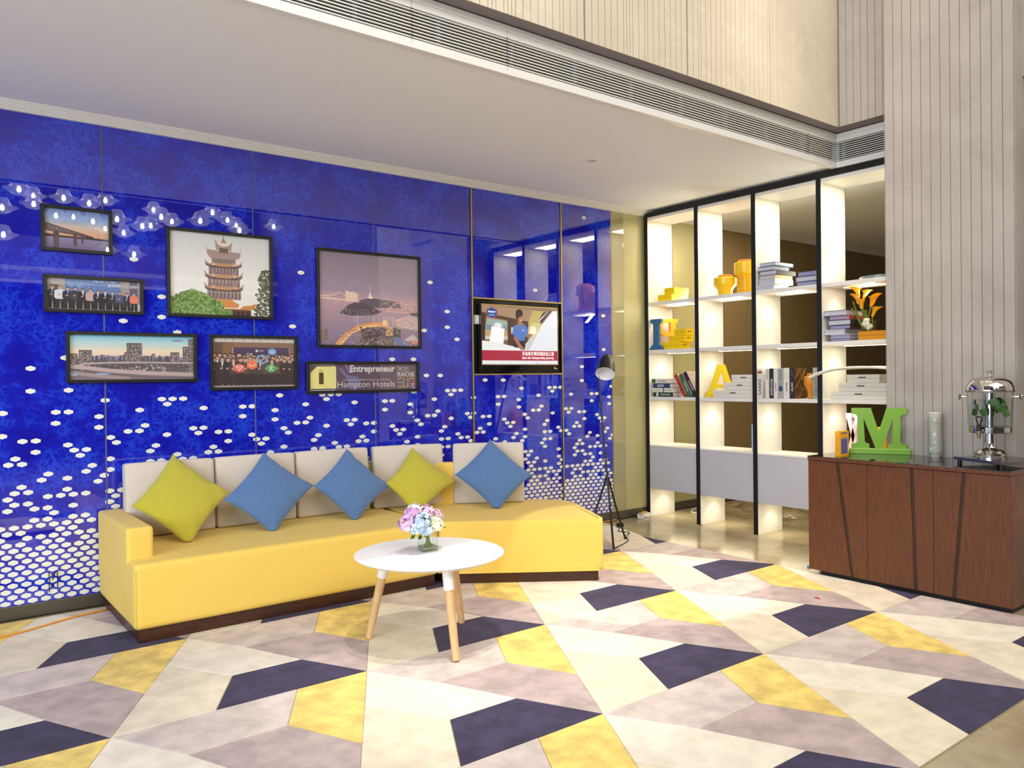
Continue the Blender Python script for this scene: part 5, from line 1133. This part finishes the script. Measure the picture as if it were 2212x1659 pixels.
def cleanA(): return [[(.38, 1), (.50, 1), (.50, .78), (.285, .12), (.38, .12), (.38, 0), (0, 0), (0, .12), (.09, .12)], [(.50, 1), (.62, 1), (.91, .12), (1, .12), (1, 0), (.62, 0), (.62, .12), (.715, .12), (.50, .78)], [(.365, .36), (.635, .36), (.678, .24), (.322, .24)]]
LA, RA = Vector((5.800, -.712, 1.170)), Vector((6.00, -.905, 1.170)); dA = (RA-LA); nA = Vector((-dA.y, dA.x, 0)).normalized()
letter('letter_block', cleanA(), 5.86, .040, -.790, 1.170, .300, .282, M['yellow'], 'yellow wooden letter A behind the cream boxes', base=([(-.03, -.048, -.018), (1.05, -.048, -.018), (1.05, -.048, .039), (-.03, -.048, .039)], (0, 0, .0135)), frame=lambda u, v, d: LA+dA*u+Vector((0, 0, .282*v))+nA*d)
X1 = [(0, .88), (0, 1), (.42, 1), (.42, .90), (.36, .88), (.92, .12), (1, .12), (1, 0), (.58, 0), (.58, .10), (.64, .12), (.08, .88)]
letter('letter_block', [X1, [(1-u, v) for u, v in X1]], 5.95, .035, -2.032, .689, .115, .35, M['pink'], 'pale pink wooden letter standing behind the green letter')

# ------------------------------------------------------------------ sideboard
t = thing('sideboard', 'low red walnut sideboard with three slant-inlaid doors and black glass top', 'cabinet', (5.15, -2.93, FZ))
CX, CY0, CY1 = 4.872, -3.555, -2.312
fin('carcass', B(CX+.018, 5.415, CY0+.004, CY1-.004, .028, .770), M['groovewood'], t)
fin('side_panel', B(CX+.002, 5.415, CY0-.002, CY0+.004, .028, .770), M['walnut'], t); fin('side_panel', B(CX+.002, 5.415, CY1-.004, CY1+.002, .028, .770), M['walnut'], t)
fin('worktop', B(CX-.004, 5.415, CY0-.004, CY1+.004, .772, .7925, bev=.001), M['walnut'], t); fin('glass_top', B(CX-.005, 5.415, CY0-.005, CY1+.005, .793, .799, bev=.001), M['glasstop'], t)
fin('plinth', B(CX+.028, 5.40, CY0+.02, CY1-.07, FZ, .028), M['black'], t)
for (y1, y0), ((at_, ab)) in zip(((CY1, -2.7235), (-2.7265, -3.1335), (-3.1365, CY0)), ((-2.523, -2.621), (-3.008, -3.029), (-3.309, -3.249))):
    hw = .011
    def zz(k): return .030+.738*k
    d = fin('door', P([(CX, y1, .030), (CX, ab+hw, .030), (CX, at_+hw, .768), (CX, y1, .768)], (.017, 0, 0)), M['walnut'], t)
    fin('door', P([(CX, ab-hw, .030), (CX, y0, .030), (CX, y0, .768), (CX, at_-hw, .768)], (.017, 0, 0)), M['walnut'], t)
    fin('inlay_strip', P([(CX+.003, ab+hw*.9, .030), (CX+.003, ab-hw*.9, .030), (CX+.003, at_-hw*.9, .768), (CX+.003, at_+hw*.9, .768)], (.013, 0, 0)), M['groovewood'], t)
TZ = .7992
# green letter M
m0, m1 = Vector((5.205, -2.424, TZ)), Vector((5.372, -2.750, TZ)); du = (m1-m0); wM = du.length; du.normalize(); dn = Vector((-du.y, du.x, 0)); dn = dn if dn.x > 0 else -dn
hM = .315
def FM(u, v, d): return m0+du*(wM*(.03+.94*u))+Vector((0, 0, .036+(hM-.036)*v))+dn*(.012+d)
Mo = [[(0, 0), (.33, 0), (.33, .11), (.29, .12), (.245, .17), (.225, .75), (.215, .75), (.215, 1), (0, 1), (0, .86), (.07, .845), (.11, .80), (.11, .17), (.07, .12), (0, .11)],
      [(.215, 1), (.36, 1), (.50, .42), (.64, 1), (.785, 1), (.785, .75), (.755, .75), (.56, 0), (.44, 0), (.225, .75), (.215, .75)],
      [(.66, 0), (1, 0), (1, .11), (.93, .12), (.89, .17), (.89, .80), (.93, .845), (1, .86), (1, 1), (.785, 1), (.785, .75), (.755, .75), (.745, .17), (.72, .12), (.66, .11)]]
t = thing('letter_block', 'large green wooden letter M standing on the black glass top', 'letter', (m0+m1)/2); bm = bmesh.new()
for o in Mo: prism(bm, [FM(u, v, 0) for u, v in o], dn*.036)
bmesh.ops.recalc_face_normals(bm, faces=bm.faces); fin('letter_body', bm, M['green'], t)
bm = bmesh.new(); prism(bm, [m0-du*.004, m1+du*.010, m1+du*.010+dn*.062, m0-du*.004+dn*.062], (0, 0, .036)); bmesh.ops.bevel(bm, geom=bm.edges[:], offset=.002, segments=1, affect='EDGES'); fin('letter_base', bm, M['green'], t)
b = book(4.984, 5.102, -2.474, -2.443, TZ, TZ+.166, '-x', False, orangeb, 'small orange book with violet panels standing beside the green letter', 'books on the sideboard')
b['label'] = 'small orange book with violet panels standing beside the green letter'
fin('cover_panel', B(5.005, 5.085, -2.4748, -2.474, TZ+.148, TZ+.157), violet, b); fin('cover_panel', B(5.005, 5.085, -2.4748, -2.474, TZ+.012, TZ+.120), violet, b)
FACE_YY = FACE_Y
text('TURES IN EURO', (4.9832, -2.4585, TZ+.085), .11, .011, DOWN_X, M['redink'], b); text('TURES IN EURO', (5.045, -2.4752, TZ+.132), .075, .007, FACE_Y, M['redink'], b); text('After Every Day', (5.045, -2.4756, TZ+.114), .07, .008, FACE_Y, M['inkwhite'], b)
# paper cups in a plastic sleeve
cc = Vector((5.345, -2.935, TZ)); t = thing('cup_stack', 'tall stack of white paper cups in a clear plastic sleeve', 'cups', cc)
for k in range(26): fin('paper_cup', L([(.028, 0), (.0395, .0335), (.041, .0345), (.041, .0365), (.039, .0365), (.0385, .034), (.0265, .002)] if k < 25 else [(.0005, .001), (.028, 0), (.0395, .0335), (.041, .0345), (.041, .0365), (.0005, .0362)], cc+Vector((0, 0, .001+k*.0102)), 20), M['paper'], t, smooth=40)
rg = random.Random(8); bm = bmesh.new(); rows = []
for j in range(15):
    z_ = .0005+.300*j/14; rr = .0435 if j < 13 else (.02 if j == 13 else .008)
    rows.append([bm.verts.new(cc+Vector(((rr+rg.uniform(-.001, .003)*(2.2 if j < 5 else 1))*math.cos(2*PI*i/22), (rr+rg.uniform(-.001, .003))*math.sin(2*PI*i/22), z_))) for i in range(22)])
for j in range(14):
    for i in range(22): bm.faces.new((rows[j][i], rows[j][(i+1) % 22], rows[j+1][(i+1) % 22], rows[j+1][i]))
fin('plastic_sleeve', bm, M['sheet'], t)
# water dispenser on its drip tray
DC = Vector((5.165, -3.335, 0)); e1 = Vector((-.436, -.90, 0)); e2 = Vector((.90, -.436, 0)); Lc = Vector((5.098, -3.150, 0))
t = thing('drip_tray', 'brushed steel drip tray on short black feet under the water dispenser', 'tray', Vector((5.17, -3.33, TZ)))
q = [Lc, Lc+e1*.37, Lc+e1*.37+e2*.33, Lc+e2*.33]
q = [Vector((min(p.x, 5.41), p.y, 0)) for p in q]
bm = bmesh.new(); prism(bm, [p+Vector((0, 0, TZ+.022)) for p in q], (0, 0, .016)); bmesh.ops.bevel(bm, geom=bm.edges[:], offset=.004, segments=2, affect='EDGES'); fin('tray_body', bm, M['steel'], t, smooth=40)
ctr = sum(q, Vector((0, 0, 0)))/4
for p in q: fin('foot', L([(.0005, 0), (.012, 0), (.012, .0235), (.0005, .0235)], p+(ctr-p)*.15+Vector((0, 0, TZ)), 12), M['black'], t)
bz = TZ+.0382
cdir = Vector((-.936, -.353, 0)); cr = Vector((.353, -.936, 0))
t = thing('water_dispenser', 'domed steel water dispenser with clear tank, black tap and green leaves in the water', 'dispenser', DC+Vector((0, 0, bz)))
O = DC+Vector((0, 0, bz))
fin('pedestal', L([(.0005, 0), (.086, 0), (.086, .012), (.082, .016), (.085, .020), (.085, .030), (.079, .035), (.072, .045), (.055, .056), (.036, .062), (.032, .068), (.030, .12), (.028, .152), (.05, .156), (.0005, .156)], O, 40), M['chrome'], t, smooth=35)
fin('base_ring', L([(.0005, .152), (.108, .152), (.112, .156), (.112, .188), (.109, .190), (.0005, .190)], O, 48), M['chrome'], t, smooth=35)
fin('tank', L([(.106, .190), (.116, .192), (.121, .36), (.122, .398), (.119, .398), (.118, .36), (.106, .194)], O, 48), M['plasticclear'], t, smooth=40)
fin('ice_core', L([(.0005, .19), (.030, .19), (.030, .39), (.0005, .39)], O, 28), M['chrome'], t, smooth=40)
w = fin('water', L([(.0005, .1905), (.112, .1905), (.1165, .348), (.0005, .348)], O, 40), M['water'], t, smooth=40)
fin('lid', L([(.127, .398), (.128, .402), (.126, .41), (.124, .43), (.112, .458), (.085, .478), (.05, .487), (.0005, .489)], O, 48), M['chrome'], t, smooth=40)
fin('lid_band', L([(.0005, .396), (.128, .396), (.130, .399), (.130, .404), (.128, .406), (.0005, .406)], O, 48), M['steel'], t, smooth=35)
fin('lid_knob', L([(.0005, .486), (.014, .488), (.008, .494), (.0075, .508), (.012, .513), (.020, .516), (.021, .521), (.014, .526), (.0005, .527)], O, 24), M['chrome'], t, smooth=45)
for s in (-1, 1):
    a = O+cr*s*.119+Vector((0, 0, .368)); bm = bmesh.new(); lathe(bm, [(.0005, 0), (.0065, 0), (.0065, .030), (.016, .034), (.019, .040), (.016, .047), (.0005, .050)], a, 18, cr*s); fin('side_knob', bm, M['chrome'], t, smooth=45)
td = (cdir*.93-cr*.36).normalized(); ts = Vector((-td.y, td.x, 0)); tp = O+td*.112+Vector((0, 0, .17))
tap = fin('tap', T([tp-td*.01, tp+td*.030], .010, 12), M['chrome'], t, smooth=40)
fin('tap_spout', L([(.0005, -.045), (.008, -.045), (.010, -.03), (.015, -.012), (.016, .0), (.0005, .002)], tp+td*.036, 16), M['steel'], tap, smooth=45)
fin('tap_body', L([(.0005, .0), (.019, .0), (.020, .005), (.014, .01), (.013, .034), (.0005, .036)], tp+td*.036, 16), M['black'], tap, smooth=45)
lv = tp+td*.036+Vector((0, 0, .034)); bm = bmesh.new()
tube(bm, [lv-ts*.006, lv-ts*.017+Vector((0, 0, .040)), lv-ts*.015+Vector((0, 0, .048)), lv+ts*.015+Vector((0, 0, .048)), lv+ts*.017+Vector((0, 0, .040)), lv+ts*.006], .0048, 8); fin('tap_lever', bm, M['black'], tap, smooth=45)
rg = random.Random(2)
for k in range(13):
    a = k*.52+.2; p = O+Vector((.085*math.cos(a), .085*math.sin(a), .336-.026*(k % 3))); r_ = (p-O); r_.z = 0; r_.normalize(); s_ = Vector((-r_.y, r_.x, 0)); d_ = (s_*rg.choice((-1, 1))+Vector((0, 0, rg.uniform(-.7, .1)))).normalized(); up_ = r_.cross(d_)
    bm = bmesh.new(); ln = rg.uniform(.05, .075); L_ = [];  R__ = []
    sp_ = [bm.verts.new(p+d_*ln*j/6+r_*.004*math.sin(j)) for j in range(7)]
    le = [bm.verts.new(p+d_*ln*j/6+up_*.024*math.sin(PI*j/6)**.8-r_*.004) for j in range(1, 6)]; re = [bm.verts.new(p+d_*ln*j/6-up_*.024*math.sin(PI*j/6)**.8-r_*.004) for j in range(1, 6)]
    for e in (le, re):
        bm.faces.new((sp_[0], sp_[1], e[0]))
        for j in range(4): bm.faces.new((sp_[j+1], sp_[j+2], e[j+1], e[j]))
        bm.faces.new((sp_[5], sp_[6], e[4]))
    fin('mint_leaf', bm, M['leaf'], t, smooth=True)

# ------------------------------------------------------------------ rug with its repeating pattern
def pile(n, c, var=.07):
    M[n] = mat('pile_'+n, c, .95, var=var, vscale=8.0, bmp=.35, bscale=500, sheen=.06); return M[n]
RUG = [pile('purple', (56, 48, 76), .30), pile('yellow', (232, 202, 112), .20), pile('lighttaupe', (206, 191, 182), .14), pile('taupe', (184, 165, 160), .16), pile('cream', (233, 223, 204), .09), pile('sand', (227, 214, 188), .10), pile('backing', (176, 160, 130), .02)]
A0, v1, v2, h_ = Vector((2.252, -1.683)), Vector((-.557, -1.026)), Vector((1.078, 0)), .342
def Vv(x, y): return Vector((x, y))
s_ = .175; Bp, Cp, Dp, Yp = Vv(.333, 0), Vv(.333+s_, -h_), Vv(-.178, -h_), Vv(.172, -h_)
Ep, Fp, Gp = Cp+v1*(2/3)+Vv(.020, .022), Vv(0, -2*h_+.018), Vv(-.378, -2*h_+.012); Hp = Cp-v2
Ep = Cp+v1*.632; Pp = Hp+v1*.338
CELL = [(0, [Vv(0, 0), Bp, Cp, Yp, Dp]), (1, [Yp, Cp, Ep, Fp]), (2, [Hp, Dp, Yp, Fp, Gp]), (3, [Fp, Ep, Cp+v1, Bp+v1, Gp]), (4, [Hp, Gp, Bp+v1, v1, Pp]), (5, [Pp, v1, Dp+v1, Hp+v1])]
def clip(poly, a, b):
    """keep the part left of a->b"""
    out = []; d = b-a
    side = lambda p: d.x*(p.y-a.y)-d.y*(p.x-a.x)
    for i in range(len(poly)):
        p, q = poly[i-1], poly[i]; sp_, sq = side(p), side(q)
        if (sp_ >= 0) != (sq >= 0): out.append(p+(q-p)*(sp_/(sp_-sq)))
        if sq >= 0: out.append(q)
    return out
def clip_all(poly, reg):
    if sum(poly[i-1].x*poly[i].y-poly[i].x*poly[i-1].y for i in range(len(poly))) < 0: poly = poly[::-1]
    for i in range(len(reg)):
        poly = clip(poly, Vector(reg[i]), Vector(reg[(i+1) % len(reg)]))
        if len(poly) < 3: return None
    return poly
RM = [(-2.2, -4.045), (4.893, -4.045), (4.893, -2.33), (4.925, -.775), (4.925, -.065), (-2.2, -.065)]; RT = [(4.925, -.775), (5.135, -.065), (4.925, -.065)]
RM1 = [(-2.2, -4.045), (4.893, -4.045), (4.893, -.065), (-2.2, -.065)]; RM2 = [(4.893, -2.33), (4.925, -.775), (4.925, -.065), (4.893, -.065)]
bm = bmesh.new()
for reg in (RM1, RM2, RT): prism(bm, [Vector((p[0], p[1], -.0098)) for p in reg], (0, 0, .0075), mi=6)
for m in range(-4, 5):
    for n in range(-6, 7):
        o = A0+v1*m+v2*n
        for mi, pg in CELL:
            pg = [o+p for p in pg]
            if mi == 0: pg = [pg[0], pg[1], pg[2], pg[4]]
            if mi == 2: pg = [pg[0], pg[2], pg[3], pg[4]]
            for reg in (RM1, RM2, RT):
                q = clip_all(pg, reg)
                if not q: continue
                ar = abs(sum(q[i-1].x*q[i].y-q[i].x*q[i-1].y for i in range(len(q))))/2
                if ar < 2e-4: continue
                c = sum(q, Vector((0, 0)))/len(q)
                q = [p+(c-p)*min(.4, .0022/max(1e-3, (c-p).length)) for p in q]
                lo = [bm.verts.new((p.x, p.y, -.0023)) for p in q]; hi = [bm.verts.new((p.x+(c.x-p.x)*.006, p.y+(c.y-p.y)*.006, 0.0)) for p in q]; k = len(q)
                bm.faces.new(hi).material_index = mi
                for i in range(k): bm.faces.new((lo[i], lo[(i+1) % k], hi[(i+1) % k], hi[i])).material_index = mi
tag(fin('patterned_rug', bm, RUG), 'large rug with a purple, yellow, cream and taupe geometric pattern', 'rug')

# ------------------------------------------------------------------ small things on the floor
tag(fin('extension_cord', T(curve_pts([(-.6, -.62, .0065), (.10, -.46, .0065), (.383, -.365, .0065), (.516, -.316, .0065), (.658, -.246, .0065), (.80, -.19, .0065), (.938, -.160, .0065)], 42), .0048, 8), M['cable'], smooth=True), 'orange extension cord running over the rug into the sofa plinth', 'cord')
tag(fin('extension_cord', T(curve_pts([(4.35, -.045, .0065), (4.70, -.050, .0065), (5.10, -.052, .0065), (5.30, -.045, .0065)], 24), .0045, 8), M['cable'], smooth=True), 'short orange cord end lying along the wall behind the floor lamp', 'cord')
rg = random.Random(12); bm = bmesh.new(); n, k = 36, 26; G = []
for i in range(n+1):
    row = []
    for j in range(k+1):
        u, v = i/n, j/k; x_ = 6.32+.80*u+.06*math.sin(7*v); y_ = -.16-.95*v-.14*u+.05*math.sin(9*u)
        hgt = max(0, .02+.085*abs(math.sin(5.1*u+2.2*v))*abs(math.sin(3.3*v-2*u+1))+.03*math.sin(14*u+9*v)*math.sin(11*v-4*u)+rg.uniform(-.008, .008))*min(1, 6*min(u, 1-u, v, 1-v)+.05)
        row.append(bm.verts.new((x_, y_, FZ+.002+hgt)))
    G.append(row)
for i in range(n):
    for j in range(k): bm.faces.new((G[i][j], G[i+1][j], G[i+1][j+1], G[i][j+1]))
tag(fin('plastic_wrap', bm, M['sheet'], smooth=False), 'crumpled clear plastic sheet lying on the floor behind the bookcase', 'plastic sheet')
bm = bmesh.new(); n, k = 20, 14; G = []
for i in range(n+1):
    row = []
    for j in range(k+1):
        u, v = i/n, j/k; hgt = max(0, .015+.06*abs(math.sin(6*u+3*v))+rg.uniform(-.01, .01))*min(1, 6*min(u, 1-u, v, 1-v)+.05); row.append(bm.verts.new((6.45+.8*u, -1.42-.5*v-.1*u, FZ+.002+hgt)))
    G.append(row)
for i in range(n):
    for j in range(k): bm.faces.new((G[i][j], G[i+1][j], G[i+1][j+1], G[i][j+1]))
tag(fin('plastic_wrap', bm, M['sheet']), 'smaller clear plastic sheet on the floor nearer the sideboard', 'plastic sheet')
t = thing('packing_scrap', 'crumpled foil packing scrap with yellow tape on the floor by the first upright', 'scrap', (5.66, -.07, FZ))
for k, (x_, y_, a, s) in enumerate(((5.60, -.075, .5, .05), (5.685, -.060, -.3, .045))):
    bm = bmesh.new(); box(bm, -s, s, -.022, .022, 0, .035, bev=.006, seg=2)
    for v in bm.verts: v.co += Vector((rg.uniform(-.008, .008), rg.uniform(-.008, .008), rg.uniform(0, .012) if v.co.z > .01 else 0))
    bm.transform(Matrix.Translation((x_, y_, FZ)) @ Matrix.Rotation(a, 4, 'Z')); fin('foil_piece', bm, M['slat'], t)
fin('tape_strip', T([(5.57, -.10, FZ+.045), (5.63, -.07, FZ+.055), (5.69, -.075, FZ+.05)], .006, 6), M['cable'], t)
for (x_, y_, z_, a, lb) in ((5.735, -.700, FZ, .4, 'red scrap of tape at the foot of the second black upright'), (4.345, -2.695, 0.0005, 1.2, 'tiny red scrap lying on the rug before the sideboard')):
    bm = bmesh.new(); box(bm, -.016, .016, -.006, .006, 0, .003); box(bm, .004, .018, -.004, .010, .0008, .005)
    bm.transform(Matrix.Translation((x_, y_, z_)) @ Matrix.Rotation(a, 4, 'Z')); tag(fin('tape_scrap', bm, M['red']), lb, 'scrap', 'red scraps')
bm = bmesh.new(); box(bm, 5.03, 5.06, -2.215, -2.195, FZ, FZ+.012, bev=.003); tag(fin('blue_cap', bm, mat('blue_plastic', (60, 150, 220), .4)), 'tiny blue plastic cap on the stone floor at the sideboard corner', 'cap')
# white cable conduit on the floor behind the bookcase
tag(fin('white_hose', T(curve_pts([(6.45, -.08, FZ+.008), (6.30, -.13, FZ+.008), (6.18, -.22, FZ+.008), (6.20, -.32, FZ+.008), (6.28, -.36, FZ+.008)], 30), .007, 8), M['paper'], smooth=True), 'white hose looped on the floor behind the first bay of the bookcase', 'hose')

# ------------------------------------------------------------------ glass pendants in the lobby (seen mirrored in the blue glass)
PEND = [(1.04, -6.85, 3.66), (1.11, -7.55, 3.42), (1.19, -6.45, 3.84), (1.55, -8.23, 4.14), (1.5, -7.77, 3.93), (1.62, -6.65, 3.58), (1.84, -7.5, 4.01), (2.03, -8.0, 3.84), (2.08, -6.99, 3.87), (2.01, -6.37, 3.5), (2.51, -8.29, 3.76), (2.36, -7.39, 4.02), (2.46, -7.87, 3.37), (2.37, -6.68, 3.63), (2.84, -8.58, 3.78), (2.88, -8.07, 3.37), (2.78, -7.06, 3.64), (2.99, -7.46, 3.73), (3.3, -8.6, 4.21), (2.9, -6.48, 3.69), (3.35, -7.68, 3.87), (3.4, -6.37, 3.67), (3.69, -6.75, 3.89), (4.07, -7.24, 3.9), (4.36, -7.7, 3.92), (3.97, -6.4, 3.6), (5.22, -8.3, 4.09)]
ORD = 'first second third fourth fifth sixth seventh eighth ninth tenth eleventh twelfth thirteenth fourteenth fifteenth sixteenth seventeenth eighteenth nineteenth twentieth twenty-first twenty-second twenty-third twenty-fourth twenty-fifth twenty-sixth twenty-seventh'.split()
p0 = None
for k, (x_, y_, z_) in enumerate(PEND):
    if p0 is None:
        p0 = thing('pendant_lamp', 'clear glass pendant lamp on a thin cord, mirrored in the blue glass', 'pendant', (x_, y_, z_), 'glass pendants mirrored in the wall')
        o = Vector((x_, y_, z_))
        fin('glass_shade', L([(.03, .125), (.055, .118), (.078, .095), (.088, .06), (.10, .035), (.14, .012), (.185, -.002), (.187, -.005), (.13, -.03), (.09, -.062), (.05, -.078), (.0005, -.082)], o, 28), M['shadeglass'], p0, smooth=True)
        fin('bulb', L([(.0005, -.045), (.018, -.036), (.023, -.015), (.018, .01), (.010, .03), (.0005, .032)], o, 12), M['bulb'], p0, smooth=True)
        fin('socket', L([(.0005, .03), (.011, .03), (.011, .085), (.0005, .086)], o, 10), M['steel'], p0); fin('cord', T([o+Vector((0, 0, .08)), o+Vector((0, 0, 2.4))], .0025, 5), M['black'], p0)
    else: c = copy_tree(p0); c.location = (x_, y_, z_); c['label'] = 'clear glass pendant lamp, %s from the left of those mirrored in the wall' % ORD[k]
    p0['label'] = 'clear glass pendant lamp, %s from the left of those mirrored in the wall' % ORD[0]
finish_texts()
